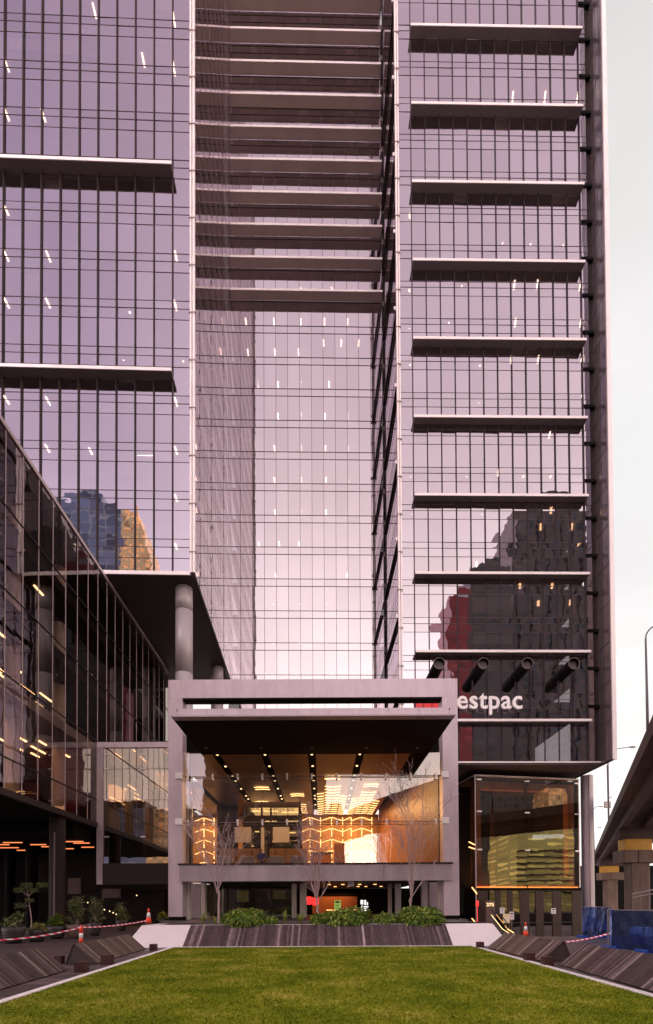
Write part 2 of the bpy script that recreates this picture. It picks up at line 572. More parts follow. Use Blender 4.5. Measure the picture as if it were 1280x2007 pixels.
M['cbrown'] = city_face('brown_tower_face', (0.055, 0.028, 0.020), (0.02, 0.012, 0.010), 4.0, 3.6, 1.0)


def tape_mat():
    m, t, N, L, P, O = nt('striped_tape')
    tc = N.new('ShaderNodeTexCoord')
    sp = N.new('ShaderNodeSeparateXYZ')
    L.new(tc.outputs['Object'], sp.inputs[0])
    a = N.new('ShaderNodeMath')
    a.operation = 'MULTIPLY_ADD'
    a.inputs[1].default_value = 6.5
    L.new(sp.outputs['X'], a.inputs[0])
    b = N.new('ShaderNodeMath')
    b.operation = 'MULTIPLY'
    b.inputs[1].default_value = 6.5
    L.new(sp.outputs['Z'], b.inputs[0])
    L.new(b.outputs[0], a.inputs[2])
    f = N.new('ShaderNodeMath')
    f.operation = 'FRACT'
    L.new(a.outputs[0], f.inputs[0])
    g = N.new('ShaderNodeMath')
    g.operation = 'GREATER_THAN'
    g.inputs[1].default_value = 0.5
    L.new(f.outputs[0], g.inputs[0])
    mx = N.new('ShaderNodeMix')
    mx.data_type = 'RGBA'
    mx.inputs['A'].default_value = (0.72, 0.02, 0.08, 1)
    mx.inputs['B'].default_value = (0.85, 0.66, 0.70, 1)
    L.new(g.outputs[0], mx.inputs['Factor'])
    L.new(mx.outputs['Result'], P.inputs['Base Color'])
    P.inputs['Roughness'].default_value = 0.4
    return m


M['tape'] = tape_mat()

# ------------------------------------------------------------------ world: bright overcast dusk, paler ahead, lavender behind
W = bpy.data.worlds.new('World')
SC.world = W
W.use_nodes = True
t = W.node_tree
N, L = t.nodes, t.links
bg = N['Background']
bg.inputs['Strength'].default_value = 0.1
tc = N.new('ShaderNodeTexCoord')
sp = N.new('ShaderNodeSeparateXYZ')
L.new(tc.outputs['Generated'], sp.inputs[0])


def ramp(stops):
    r = N.new('ShaderNodeValToRGB')
    e = r.color_ramp.elements
    e[0].position, e[0].color = stops[0][0], (*[c / 10 for c in stops[0][1]], 1)
    e[1].position, e[1].color = stops[-1][0], (*[c / 10 for c in stops[-1][1]], 1)
    for p, c in stops[1:-1]:
        k = e.new(p)
        k.color = (*[q / 10 for q in c], 1)
    L.new(sp.outputs['Z'], r.inputs['Fac'])
    return r


front = ramp([(0.0, (1.25, 1.20, 1.17)), (0.3, (1.10, 1.07, 1.06)), (0.62, (0.95, 0.935, 0.94)), (0.87, (0.735, 0.70, 0.70)), (1.0, (1.7, 1.55, 1.6))])
back = ramp([(0.0, (14.0, 11.2, 8.8)), (0.07, (7.5, 6.2, 5.2)), (0.16, (3.5, 2.95, 2.7)), (0.30, (2.65, 2.3, 2.25)), (0.454, (1.98, 1.72, 1.72)), (0.62, (1.30, 1.07, 1.13)), (0.75, (1.02, 0.82, 0.92)), (0.866, (0.76, 0.585, 0.695)), (1.0, (1.6, 1.35, 1.5))])
mb_ = N.new('ShaderNodeMapRange')
mb_.interpolation_type = 'SMOOTHSTEP'
mb_.inputs['From Min'].default_value = -0.35
mb_.inputs['From Max'].default_value = 0.35
L.new(sp.outputs['Y'], mb_.inputs['Value'])
tn = N.new('ShaderNodeMix')
tn.data_type = 'RGBA'
tn.inputs['A'].default_value = (0.86, 0.83, 0.98, 1)
tn.inputs['B'].default_value = (1.22, 1.20, 1.17, 1)
tx = N.new('ShaderNodeMapRange')
tx.inputs['From Min'].default_value = -0.26
tx.inputs['From Max'].default_value = -0.03
L.new(sp.outputs['X'], tx.inputs['Value'])
L.new(tx.outputs['Result'], tn.inputs['Factor'])
tm = N.new('ShaderNodeVectorMath')
tm.operation = 'MULTIPLY'
L.new(back.outputs['Color'], tm.inputs[0])
L.new(tn.outputs['Result'], tm.inputs[1])
mx = N.new('ShaderNodeMix')
mx.data_type = 'RGBA'
L.new(mb_.outputs['Result'], mx.inputs['Factor'])
L.new(tm.outputs['Vector'], mx.inputs['A'])
L.new(front.outputs['Color'], mx.inputs['B'])
cl = N.new('ShaderNodeTexNoise')
cl.inputs['Scale'].default_value = 2.2
cl.inputs['Detail'].default_value = 3
mpw = N.new('ShaderNodeMapping')
mpw.inputs['Scale'].default_value = (1, 1, 2.5)
L.new(tc.outputs['Generated'], mpw.inputs['Vector'])
L.new(mpw.outputs['Vector'], cl.inputs['Vector'])
cm = N.new('ShaderNodeMapRange')
cm.inputs['From Min'].default_value = 0.3
cm.inputs['From Max'].default_value = 0.7
cm.inputs['To Min'].default_value = 0.92 * 100
cm.inputs['To Max'].default_value = 1.08 * 100
L.new(cl.outputs['Fac'], cm.inputs['Value'])
sc_ = N.new('ShaderNodeVectorMath')
sc_.operation = 'SCALE'
L.new(mx.outputs['Result'], sc_.inputs[0])
L.new(cm.outputs['Result'], sc_.inputs['Scale'])
sky = N.new('ShaderNodeTexSky')
sky.sky_type = 'NISHITA'
sky.sun_disc = False
SUN_EL, SUN_AZ = math.radians(50), math.radians(238)
sky.sun_elevation = SUN_EL
sky.sun_rotation = SUN_AZ
hs = N.new('ShaderNodeHueSaturation')
hs.inputs['Saturation'].default_value = 0.15
L.new(sky.outputs['Color'], hs.inputs['Color'])
m2 = N.new('ShaderNodeMix')
m2.data_type = 'RGBA'
m2.inputs['Factor'].default_value = 0.02
L.new(sc_.outputs['Vector'], m2.inputs['A'])
L.new(hs.outputs['Color'], m2.inputs['B'])
L.new(m2.outputs['Result'], bg.inputs['Color'])

sl = bpy.data.lights.new('sun', 'SUN')
sl.energy = 1.4
sl.angle = math.radians(30)
sl.color = (1.0, 0.88, 0.84)
so = bpy.data.objects.new('sun', sl)
COL.objects.link(so)
sd = Vector((math.sin(SUN_AZ) * math.cos(SUN_EL), math.cos(SUN_AZ) * math.cos(SUN_EL), math.sin(SUN_EL)))
so.rotation_euler = sd.to_track_quat('Z', 'Y').to_euler()
so.location = (-20, -30, 60)


# ------------------------------------------------------------------ lettering
def text_mesh(s, name, height, depth, mat_, bold=0.0, space=1.0):
    """text as a solid mesh: x right, z up, front towards -y; baseline at the origin"""
    cu = bpy.data.curves.new(name, 'FONT')
    cu.body = s
    cu.size = height
    cu.extrude = depth / 2
    cu.offset = bold
    cu.space_character = space
    ob = bpy.data.objects.new(name, cu)
    COL.objects.link(ob)
    dg = bpy.context.evaluated_depsgraph_get()
    me = bpy.data.meshes.new_from_object(ob.evaluated_get(dg))
    bpy.data.objects.remove(ob)
    me.transform(Matrix.Rotation(math.pi / 2, 4, 'X'))
    me.materials.clear()
    me.materials.append(mat_)
    me.name = name
    return me


def put(me, name, parent, loc, rotz=0.0, scale=(1, 1, 1)):
    o = bpy.data.objects.new(name, me)
    COL.objects.link(o)
    o.parent = parent
    o.location = loc
    o.rotation_euler = (0, 0, rotz)
    o.scale = scale
    return o


TXT_SIGN = text_mesh('estpac', 'lettering', 2.0, 0.25, M['letter'], 0.03, 1.07)
TXT_W = text_mesh('W', 'initial', 2.0, 0.25, M['letter'], 0.05)
TXT_ACC = text_mesh('accenture', 'lettering', 7.5, 0.6, M['whitelamp'], 0.05)
TXT_275 = text_mesh('275', 'number', 0.42, 0.05, M['num'], 0.008)


# ------------------------------------------------------------------ facade frame
class Face:
    """wall plane: corner o, direction u along the wall, n out of the wall"""

    def __init__(s, o, u, n):
        s.o = Vector((o[0], o[1], 0))
        s.u = Vector((u[0], u[1], 0)).normalized()
        s.n = Vector((n[0], n[1], 0)).normalized()

    def P(s, a, z, d=0.0):
        p = s.o + s.u * a + s.n * d
        return Vector((p.x, p.y, z))

    def box(s, mb, a0, a1, z0, z1, d0, d1):
        mb.hexa([s.P(a0, z0, d1), s.P(a1, z0, d1), s.P(a1, z0, d0), s.P(a0, z0, d0),
                 s.P(a0, z1, d1), s.P(a1, z1, d1), s.P(a1, z1, d0), s.P(a0, z1, d0)])

    def mirror(s, p):
        d = (Vector(p) - s.o).dot(s.n)
        return Vector(p) - s.n * (2 * d)


def glazing(fc, ss, zs, tilt, rnd):
    """one quad per pane, each a hair out of plane like real panes"""
    mb = MB()
    for i in range(len(ss) - 1):
        for j in range(len(zs) - 1):
            k = [rnd.uniform(-tilt, tilt) for _ in range(3)]
            q = [fc.P(ss[i], zs[j], k[0]), fc.P(ss[i + 1], zs[j], k[1]),
                 fc.P(ss[i + 1], zs[j + 1], k[1] + k[2] - k[0]), fc.P(ss[i], zs[j + 1], k[2])]
            if fc.u.cross(Vector((0, 0, 1))).dot(fc.n) < 0:
                q.reverse()
            mb.quad(*q)
    return mb


def fixtures(root, name, mat_, pts, zcs, ymin, ymax, w, ln, vec, plane):
    """office lights under the ceilings zcs, where the sight lines of pts meet a ceiling"""
    me = None
    for (x, y) in pts:
        d = ray(x, y)
        best = None
        for zc in zcs:
            Y = (zc - EYE.z) / d.z * d.y
            if ymin <= Y <= ymax and (best is None or Y < best[0]):
                best = (Y, zc)
        if best is None:
            continue
        Y, zc = best
        p = EYE + d * (Y / d.y)
        if me is None:
            mb = MB()
            v = Vector(vec).normalized()
            mb.beam(-v * ln / 2, v * ln / 2, w, 0.06)
            o = mb.build(name, mat_, root)
            me = o.data
            me.transform(Matrix.Translation(root.location))
        else:
            o = bpy.data.objects.new(name, me)
            COL.objects.link(o)
            o.parent = root
        o.location = Vector((p.x, p.y, zc - 0.04)) - root.location


# ================================================================== GROUND
mb = MB()
mb.quad((-1500, -1500, -2.2), (1500, -1500, -2.2), (1500, 1500, -2.2), (-1500, 1500, -2.2))
struct(mb.build('ground', M['groundpale']))

LF, RF = G(345, 1857), G(925, 1856)          # far lawn corners
LN, RN = G(0, 1970), G(1280, 1957)           # where the lawn edges leave the photo
YF = (LF.y + RF.y) / 2
LF.y = RF.y = YF


def ext(a, b, Y):
    k = (Y - a.y) / (b.y - a.y)
    return Vector((a.x + (b.x - a.x) * k, Y, 0))


LB, RB = ext(LF, LN, -8), ext(RF, RN, -8)

mb = MB()
# plaza slab with a real edge; the entrance court on the right lies lower
mb.box(-70, 9.6, -70, 62, -2.1, 0.0)
mb.box(9.6, 70, -70, 25.5, -2.1, -0.001)
deck = struct(mb.build('plaza_deck', M['deck']))

mb = MB()
mb.quad((LB.x, LB.y, 0.012), (RB.x, RB.y, 0.012), (RF.x, RF.y, 0.012), (LF.x, LF.y, 0.012))


def lawn_mat(name, rough=0.9):
    m, t, N, L, P, O = nt(name)
    tc = N.new('ShaderNodeTexCoord')
    n1 = N.new('ShaderNodeTexNoise')
    n1.inputs['Scale'].default_value = 0.75
    n1.inputs['Detail'].default_value = 5
    n1.inputs['Roughness'].default_value = 0.6
    L.new(tc.outputs['Object'], n1.inputs['Vector'])
    n2 = N.new('ShaderNodeTexNoise')
    n2.inputs['Scale'].default_value = 9
    n2.inputs['Detail'].default_value = 4
    L.new(tc.outputs['Object'], n2.inputs['Vector'])
    g = N.new('ShaderNodeNewGeometry')
    a = N.new('ShaderNodeMath')
    a.operation = 'MULTIPLY_ADD'
    a.inputs[1].default_value = 0.45
    L.new(n2.outputs['Fac'], a.inputs[0])
    L.new(n1.outputs['Fac'], a.inputs[2])
    b = N.new('ShaderNodeMath')
    b.operation = 'MULTIPLY_ADD'
    b.inputs[1].default_value = 0.34
    L.new(g.outputs['Random Per Island'], b.inputs[0])
    L.new(a.outputs[0], b.inputs[2])
    cr = N.new('ShaderNodeValToRGB')
    e = cr.color_ramp.elements
    e[0].position, e[0].color = 0.52, (0.040, 0.062, 0.004, 1)
    e[1].position, e[1].color = 1.22, (0.36, 0.30, 0.09, 1)
    k = e.new(0.80)
    k.color = (0.105, 0.135, 0.010, 1)
    k = e.new(1.0)
    k.color = (0.19, 0.20, 0.026, 1)
    e[1].position = 0.8
    mm = N.new('ShaderNodeMapRange')
    mm.inputs['From Min'].default_value = 0.45
    mm.inputs['From Max'].default_value = 1.22
    L.new(b.outputs[0], mm.inputs['Value'])
    for q, p in zip(sorted(e, key=lambda z: z.color[0]), (0.0, 0.42, 0.72, 1.0)):
        pass
    L.new(mm.outputs['Result'], cr.inputs['Fac'])
    cols = [(0.0, (0.036, 0.060, 0.002, 1)), (0.40, (0.104, 0.138, 0.004, 1)), (0.72, (0.205, 0.215, 0.012, 1)), (1.0, (0.46, 0.36, 0.09, 1))]
    while len(e) > 2:
        e.remove(e[1])
    e[0].position, e[0].color = cols[0]
    e[1].position, e[1].color = cols[3]
    for p, c in cols[1:3]:
        k = e.new(p)
        k.color = c
    L.new(cr.outputs['Color'], P.inputs['Base Color'])
    P.inputs['Roughness'].default_value = rough
    P.inputs['Specular IOR Level'].default_value = 0.08
    return m


M['lawn'] = lawn_mat('turf')
M['blade'] = lawn_mat('grass_blade', 0.6)
struct(mb.build('lawn', M['lawn']))

# mown blades, denser near the camera
rs = np.random.default_rng(5)
NB = 260000
Yb = 5.2 + (YF - 5.3) * rs.random(NB) ** 1.55
kk = (Yb - LF.y) / (LB.y - LF.y)
xl = LF.x + (LB.x - LF.x) * kk - 0.02 * rs.random(NB)
xr = RF.x + (RB.x - RF.x) * kk + 0.02 * rs.random(NB)
xl = np.maximum(xl, -0.68 * Yb)
xr = np.minimum(xr, 0.70 * Yb)
Xb = xl + (xr - xl) * rs.random(NB)
h = (0.016 + 0.026 * rs.random(NB))
w = (0.003 + 0.0006 * Yb) * (0.7 + 0.6 * rs.random(NB))
ang = rs.random(NB) * 6.283
lean = 0.03 * rs.normal(size=(NB, 2))
V = np.zeros((NB, 3, 3), dtype=np.float32)
V[:, 0, 0] = Xb - np.cos(ang) * w
V[:, 0, 1] = Yb - np.sin(ang) * w
V[:, 1, 0] = Xb + np.cos(ang) * w
V[:, 1, 1] = Yb + np.sin(ang) * w
V[:, 0, 2] = V[:, 1, 2] = 0.010
V[:, 2, 0] = Xb + lean[:, 0]
V[:, 2, 1] = Yb + lean[:, 1]
V[:, 2, 2] = 0.012 + h
me = bpy.data.meshes.new('grass')
me.vertices.add(NB * 3)
me.vertices.foreach_set('co', V.ravel())
me.loops.add(NB * 3)
me.loops.foreach_set('vertex_index', np.arange(NB * 3, dtype=np.int32))
me.polygons.add(NB)
me.polygons.foreach_set('loop_start', np.arange(0, NB * 3, 3, dtype=np.int32))
me.update(calc_edges=True)
me.materials.append(M['blade'])
go = bpy.data.objects.new('grass', me)
COL.objects.link(go)
tag(go, 'short mown green grass blades covering the plaza lawn', 'grass', kind='stuff')

# pale edging round the lawn
mb = MB()
for a, b, sgn in ((LB, LF, -1), (RB, RF, 1)):
    mb.hexa([a, a + Vector((sgn * 0.17, 0, 0)), b + Vector((sgn * 0.17, 0.1, 0)), b,
             a + Vector((0, 0, 0.035)), a + Vector((sgn * 0.17, 0, 0.035)), b + Vector((sgn * 0.17, 0.1, 0.035)), b + Vector((0, 0, 0.035))])
mb.box(LF.x - 0.13, RF.x + 0.13, YF + 0.002, YF + 0.155, 0, 0.034)
struct(mb.build('lawn_edging', M['kerb']))

# raised terrace behind the planter
mb = MB()
mb.box(-7.1, 7.2, 22.2, 28.4, 0.003, 0.80)
mb.box(-9.0, 8.1, 28.4, 51, 0.003, 0.799)
struct(mb.build('terrace', M['paving']))

# ================================================================== PLANTER, PLINTHS
YB = YF + 0.16
HT = 0.80
yt = G(632, 1812, HT).y
xl0, xr0 = at(358, 1855, YB).x, at(888, 1854, YB).x
xl1, xr1 = at(374, 1812, yt).x, at(873, 1811, yt).x
pl = thing('timber_planter', 'long raised planter with a sloping weathered timber front at the far end of the lawn', 'planter', (0, YB, 0))
mb = MB()
mb.hexa([(xl0, YB + .02, 0.004), (xr0, YB + .02, 0.004), (xr0, yt + .9, 0.004), (xl0, yt + .9, 0.004),
         (xl1, yt + .03, HT - .03), (xr1, yt + .03, HT - .03), (xr1, yt + .9, HT - .03), (xl1, yt + .9, HT - .03)])
mb.build('core', M['benchcore'], pl)
mb = MB()
nb = 118
for i in range(nb):
    k0, k1 = i / nb, (i + 0.93) / nb
    a, b = xl0 + (xr0 - xl0) * k0, xl0 + (xr0 - xl0) * k1
    c, d = xl1 + (xr1 - xl1) * k0, xl1 + (xr1 - xl1) * k1
    e_ = RND.uniform(0, .006)
    mb.hexa([(a, YB - .02 - e_, 0.02), (b, YB - .02 - e_, 0.02), (b, YB + .015, 0.02), (a, YB + .015, 0.02),
             (c, yt - .02 - e_, HT), (d, yt - .02 - e_, HT), (d, yt + .025, HT), (c, yt + .025, HT)])
mb.build('board_front', M['planterboards'], pl)
mb = MB()
mb.box(xl1 - .02, xr1 + .02, yt + .031, yt + .12, HT - .04, HT + .012)
mb.build('rim', M['kerb'], pl)
mb = MB()
mb.box(xl1, xr1, yt + .121, yt + 2.6, HT + .002, HT + .02)
mb.build('soil', M['soil'], pl)

for sg, name_l, pts in ((-1, 'pale concrete ramped plinth with a traffic cone on top, left end of the timber planter', ((268, 1854), (259, 1836), (278, 1813))),
                        (1, 'pale concrete ramped plinth beside the entrance court, right end of the timber planter', ((958, 1857), (984, 1831), (966, 1814)))):
    inner0, inner1 = (xl0 - .006, xl1 - .006) if sg < 0 else (xr0 + .006, xr1 + .006)
    b0 = at(*pts[0], YB)
    tip = at(*pts[1], (YB + yt) / 2)
    tp = at(*pts[2], yt)
    mb = MB()
    ym = (YB + yt) / 2
    n0 = [(inner0, YB, 0.004), (b0.x, YB, 0.004), (tip.x, ym, 0.004), (tip.x, yt + 1.9, 0.004), (inner0, yt + 1.9, 0.004)]
    mid = [(inner0 * .5 + inner1 * .5, ym, HT * .5), (b0.x * .5 + tip.x * .5, ym, HT * .5)]
    poly_front = [Vector((inner0, YB, .004)), Vector((b0.x, YB, .004)), Vector((tip.x, ym, HT * .45)), Vector((tp.x, yt, HT)), Vector((inner1, yt, HT))]
    back = [Vector((p.x, yt + 2.2, p.z)) for p in poly_front]
    m_ = len(mb.v)
    mb.v += [tuple(p) for p in poly_front + back]
    idx = list(range(5))
    fr_ = tuple(idx) if sg > 0 else tuple(reversed(idx))
    mb.f.append(fr_)
    for i in range(5):
        j = (i + 1) % 5
        mb.f.append((i, j, 5 + j, 5 + i) if sg < 0 else (j, i, 5 + i, 5 + j))
    mb.f.append(tuple(5 + i for i in (reversed(idx) if sg > 0 else idx)))
    o = mb.build('concrete_plinth', M['concrete'])
    tag(o, name_l, 'plinth', 'concrete plinths at the planter ends')


# ================================================================== BENCHES AND BLOCKS
def bench(label, fn, ff, side, width=0.82, height=0.56, apex=0.26):
    """wedge bench: fn/ff near and far end of its lawn-side foot; side = direction away from the lawn"""
    fn, ff = Vector(fn), Vector(ff)
    ax = (ff - fn)
    Ln = ax.length
    ax.normalize()
    out = Vector((-ax.y, ax.x, 0)) * (1 if side < 0 else -1)
    if out.x * side < 0:
        out = -out
    t_ = thing('timber_bench', label, 'bench', (fn + ff) / 2, 'timber wedge benches beside the lawn')
    mb = MB()
    up = Vector((0, 0, 1))

    def sec(p, k=0.0):
        return [p + up * 0.01, p + out * (width - k) + up * 0.01, p + out * (width * (1 - apex)) + up * (height - .02)]
    a, b = sec(fn + ax * .02), sec(ff - ax * .02)
    n = len(mb.v)
    mb.v += [tuple(q) for q in a + b]
    mb.f += [(0, 1, 2), (5, 4, 3), (0, 3, 4, 1), (1, 4, 5, 2), (2, 5, 3, 0)]
    mb.build('core', M['benchcore'], t_)
    apx = out * (width * (1 - apex)) + up * height
    nrm = (up * (width * (1 - apex)) - out * height).normalized()
    mb = MB()
    pos = 0.0
    while pos < Ln:
        w_ = 0.085
        e_ = RND.uniform(0, .003)
        p0, p1 = fn + ax * pos, fn + ax * min(pos + w_ - .006, Ln)
        q = [p0 + up * .012, p1 + up * .012, p1 + apx, p0 + apx]
        lo = [v + nrm * .002 for v in q]
        hi = [v + nrm * (.02 + e_) for v in q]
        mb.hexa(lo + hi)
        pos += w_
    mb.build('slat_front', M['bench'], t_)
    mb = MB()
    # boards on the steep rear face
    nr = (up * (width * apex) + out * height).normalized()
    pos = 0.0
    while pos < Ln:
        p0, p1 = fn + ax * pos, fn + ax * min(pos + .079, Ln)
        q = [p1 + out * width + up * .012, p0 + out * width + up * .012, p0 + apx, p1 + apx]
        mb.hexa([v + nr * .002 for v in q] + [v + nr * .02 for v in q])
        pos += .085
    mb.build('slat_rear', M['bench'], t_)
    return t_


f2n, f2f = G(188, 1890), G(285, 1861)
bench('far left timber wedge bench, its open triangular end towards the lawn blocks', f2n, f2f, -1)
f1f = G(131, 1903)
axl = (f2f - f2n).normalized()
bench('near left timber wedge bench cut off by the left photo edge', f1f - axl * 4.6, f1f, -1)
g1n, g1f = G(1062, 1885), G(957, 1859)
bench('far right timber wedge bench with the striped tape tied behind it', g1n, g1f, 1, 0.86)
g2f = G(1097, 1892)
axr = (G(1290, 1948) - g2f).normalized()
bench('near right timber wedge bench with broad pale boards, by the blue hoarding', g2f + axr * 4.4, g2f, 1, 0.86)


def block(label, x0, x1, yb, rot=0.15):
    dx = (x1 - x0) * .28
    a, b = (G(x0, yb), G(x1 - dx, yb)) if x0 < 632 else (G(x0 + dx, yb), G(x1, yb))
    s_ = (b - a).length
    c = (a + b) / 2
    hh = s_ * 0.98
    t_ = thing('timber_block', label, 'block seat', (c.x, c.y + s_ * .4, 0), 'dark timber block seats along the deck')
    for i in range(3):
        mb = MB()
        z0 = 0.005 + i * hh / 3
        k = s_ / 2
        mb.cbox(c.x - k, c.x + k, c.y + s_ * .4 - k, c.y + s_ * .4 + k, z0, z0 + hh / 3 - .002, .004)
        mb.build('layer', M['block'], t_)
    return t_


block('biggest timber block seat on the left, in front of the far left bench', 146, 174, 1906)
block('timber block seat half way along the slope of the far left bench', 198, 224, 1891)
block('small timber block seat at the foot of the left concrete plinth', 293, 310, 1863)
block('timber block seat behind the gap between the two left benches', 105, 126, 1889)
block('small timber block seat at the foot of the right concrete plinth', 931, 949, 1859)
block('timber block seat half way along the far right bench', 1025, 1049, 1885)
block('timber block seat by the open end of the far right bench', 1060, 1086, 1894)

# ================================================================== LEFT TOWER
YL = 40.3
cL = at(378, 800, YL)
FL = Face((cL.x, cL.y), (-1, -0.030), (0.030, -1))
FLs = Face((cL.x, cL.y), (-0.030, 1), (1, 0.030))       # wall towards the recess
LT = thing('glass_tower', 'left glass office tower with two long sunshades, raised on round columns', 'tower', (cL.x, cL.y, 0))


def zL(y, x=300, Y=YL):
    return at(x, y, Y).z


FLR = 3.885
zc0 = zL(352, 300)
zbot = zL(1121, 370)
ZC = [zc0 + FLR * k for k in range(-8, 16)]
zc_l = [z for z in ZC if z > zbot + .5]
zs = [zbot]
for z in zc_l:
    for dz in (0, 0.9, 1.55):
        if z + dz < 117:
            zs.append(z + dz)
zs = sorted(zs) + [118]
ss = [0.0, 1.60] + [1.60 + 1.487 * i for i in range(1, 24)]
glazing(FL, ss, zs, 0.004, RND).build('glazing', M['tglass'], LT)
mb = MB()
for s_ in ss[1:]:
    FL.box(mb, s_ - .024, s_ + .024, zbot, 118, -.02, .20)
mb.build('mullion', M['mullion'], LT)
mb = MB()
for z in zs[1:-1]:
    FL.box(mb, 0, ss[-1], z - .019, z + .019, -.03, .02)
mb.build('transom', M['transom'], LT)
# corner trim: two pale fins with brackets
mb = MB()
FL.box(mb, -.20, -.02, zbot - .15, 118, -.05, .22)
FL.box(mb, .05, .20, zbot - .15, 118, -.02, .20)
mb.build('corner_fin', M['whitemetal'], LT)
for z in zc_l:
    mb = MB()
    FL.box(mb, -.26, .26, z + .4, z + .48, .0, .26)
    mb.build('bracket', M['cladding'], LT)
# sill trim along the bottom edge
mb = MB()
FL.box(mb, .21, ss[-1], zbot - .30, zbot - .005, -.6, .10)
mb.build('bottom_edge', M['whitemetal'], LT)
# sunshades
for yy in (352, 749):
    z = zL(yy, 300)
    mb = MB()
    FL.box(mb, 1.50, ss[-1], z - .02, z + .20, .062, .80)
    sh = mb.build('sunshade', M['shadeunder'], LT)
    mb = MB()
    FL.box(mb, 1.49, ss[-1], z - .03, z + .22, .802, .86)
    mb.build('nosing', M['whitemetal'], sh)
# side wall to the recess
LEN_S = 20.0
ss2 = [0.25 + 1.43 * i for i in range(16)]
glazing(FLs, ss2, zs, 0.0015, RND).build('side_glazing', M['sglass'], LT)
mb = MB()
for s_ in ss2:
    FLs.box(mb, s_ - .015, s_ + .015, zbot, 118, -.02, .006)
mb.build('side_mullion', M['transom'], LT)
mb = MB()
for z in zs[1:-1]:
    FLs.box(mb, .25, ss2[-1], z - .022, z + .022, -.03, .012)
mb.build('side_transom', M['cladding'], LT)
# floors
for z in zc_l:
    mb = MB()
    FL.box(mb, .35, ss[-1], z, z + .75, -19.5, -.30)
    mb.build('floor_slab', M['slab'], LT)
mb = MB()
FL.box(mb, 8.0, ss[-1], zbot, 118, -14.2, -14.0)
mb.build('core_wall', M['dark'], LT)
mb = MB()
for s_ in (10.1, 18.5, 26.5):
    FL.box(mb, s_ - .45, s_ + .45, zbot, 118, -2.2, -1.4)
mb.build('inner_column', M['palewall'], LT)
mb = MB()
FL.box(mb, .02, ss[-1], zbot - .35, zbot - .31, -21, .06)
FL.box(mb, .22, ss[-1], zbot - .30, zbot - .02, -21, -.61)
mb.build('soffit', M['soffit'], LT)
mb = MB()
FLs.box(mb, .1, 21, zbot - .352, zbot + .05, .002, .12)
mb.build('soffit_edge', M['mullion'], LT)
for (x, Y, r) in ((361, 41.9, .70), (426, 56.0, .68), (361, 56.0, .68)):
    cx_ = (x - 632) * Y / 1000
    mb = MB()
    zt = zbot - .36
    n_ = 32
    zz = 0.0
    while zz < zt - .01:
        z1 = min(zz + 5.2, zt)
        mb.tube((cx_, Y, zz), (cx_, Y, z1 - .02), r, r, n_, True)
        mb.tube((cx_, Y, z1 - .02), (cx_, Y, z1), r - .015, r - .015, n_, False)
        zz = z1
    o = mb.build('column', M['column'], LT)
    for p_ in o.data.polygons:
        p_.use_smooth = len(p_.vertices) == 4
fixtures(LT, 'ceiling_light', M['office'],
         [(185, 20), (341, 38), (281, 117), (341, 134), (13, 126), (13, 223), (85, 225), (14, 415), (95, 502), (12, 500),
          (94, 593), (13, 593), (345, 502), (344, 598), (257, 620), (188, 714), (245, 714), (361, 716), (13, 783), (94, 785),
          (345, 787), (93, 878), (178, 884), (345, 882), (345, 975), (345, 1070)], zc_l, YL + .6, YL + 8, .13, .75, (-.03, 1, 0), YL)
mb = MB()
p = at(284, 893, YL + 1.6)
mb.beam(p - Vector((.65, 0, 0)), p + Vector((.65, 0, 0)), .05, .05)
mb.build('ceiling_light', M['office'], LT)

# ================================================================== RIGHT TOWER
YR = 51.5
cR = at(781.5, 800, YR)
FR = Face((cR.x, cR.y), (1, 0.0133), (0.0133, -1))
FRs = Face((cR.x, cR.y), (-0.0133, 1), (-1, -0.0133))
RT = thing('glass_tower', 'right glass office tower with ten stacked sunshades and the bank sign', 'tower', (cR.x, cR.y, 0))


def zR(y, x=980, Y=YR):
    return at(x, y, Y).z


FLR2 = 3.893
zc0r = zR(75, 980)
zbr = zR(1492, 1000)
ZR_ = [zc0r + FLR2 * k for k in range(-18, 7)]
zs = [zbr]
for z in ZR_:
    for dz in (0, .88, 1.5):
        if zbr + .4 < z + dz < 117:
            zs.append(z + dz)
zs = sorted(zs) + [118]
px_m = 28.4 * YR / 1000
s0 = (810 - 781.5) * YR / 1000
ss = [0.0] + [s0 + px_m * i for i in range(13)] + [s0 + px_m * 12 + .75]
SEND = ss[-1]
glazing(FR, ss, zs, 0.006, RND).build('glazing', M['tglass'], RT)
mb = MB()
for s_ in ss[1:-1]:
    FR.box(mb, s_ - .024, s_ + .024, zbr, 118, -.02, .18)
mb.build('mullion', M['mullion'], RT)
mb = MB()
for z in zs[1:-1]:
    FR.box(mb, 0, SEND, z - .019, z + .019, -.03, .02)
mb.build('transom', M['transom'], RT)
mb = MB()
FR.box(mb, -.20, -.02, zbr, 118, -.05, .25)
FR.box(mb, .05, .20, zbr, 118, -.02, .2)
mb.build('corner_fin', M['whitemetal'], RT)
for z in ZR_:
    if z > zbr:
        mb = MB()
        FR.box(mb, -.27, .26, z + .3, z + .39, .0, .3)
        mb.build('bracket', M['cladding'], RT)
ysh = [75 + 151.2 * k for k in range(9)] + [1418]
for i, yy in enumerate(ysh):
    z = zR(yy, 980)
    mb = MB()
    FR.box(mb, s0 - .06, s0 + px_m * 12 + .05, z - .02, z + .2, .062, .80)
    sh = mb.build('sunshade', M['softmetal'], RT)
    mb = MB()
    FR.box(mb, s0 - .07, s0 + px_m * 12 + .06, z - .03, z + .22, .802, .86)
    mb.build('nosing', M['whitemetal'], sh)
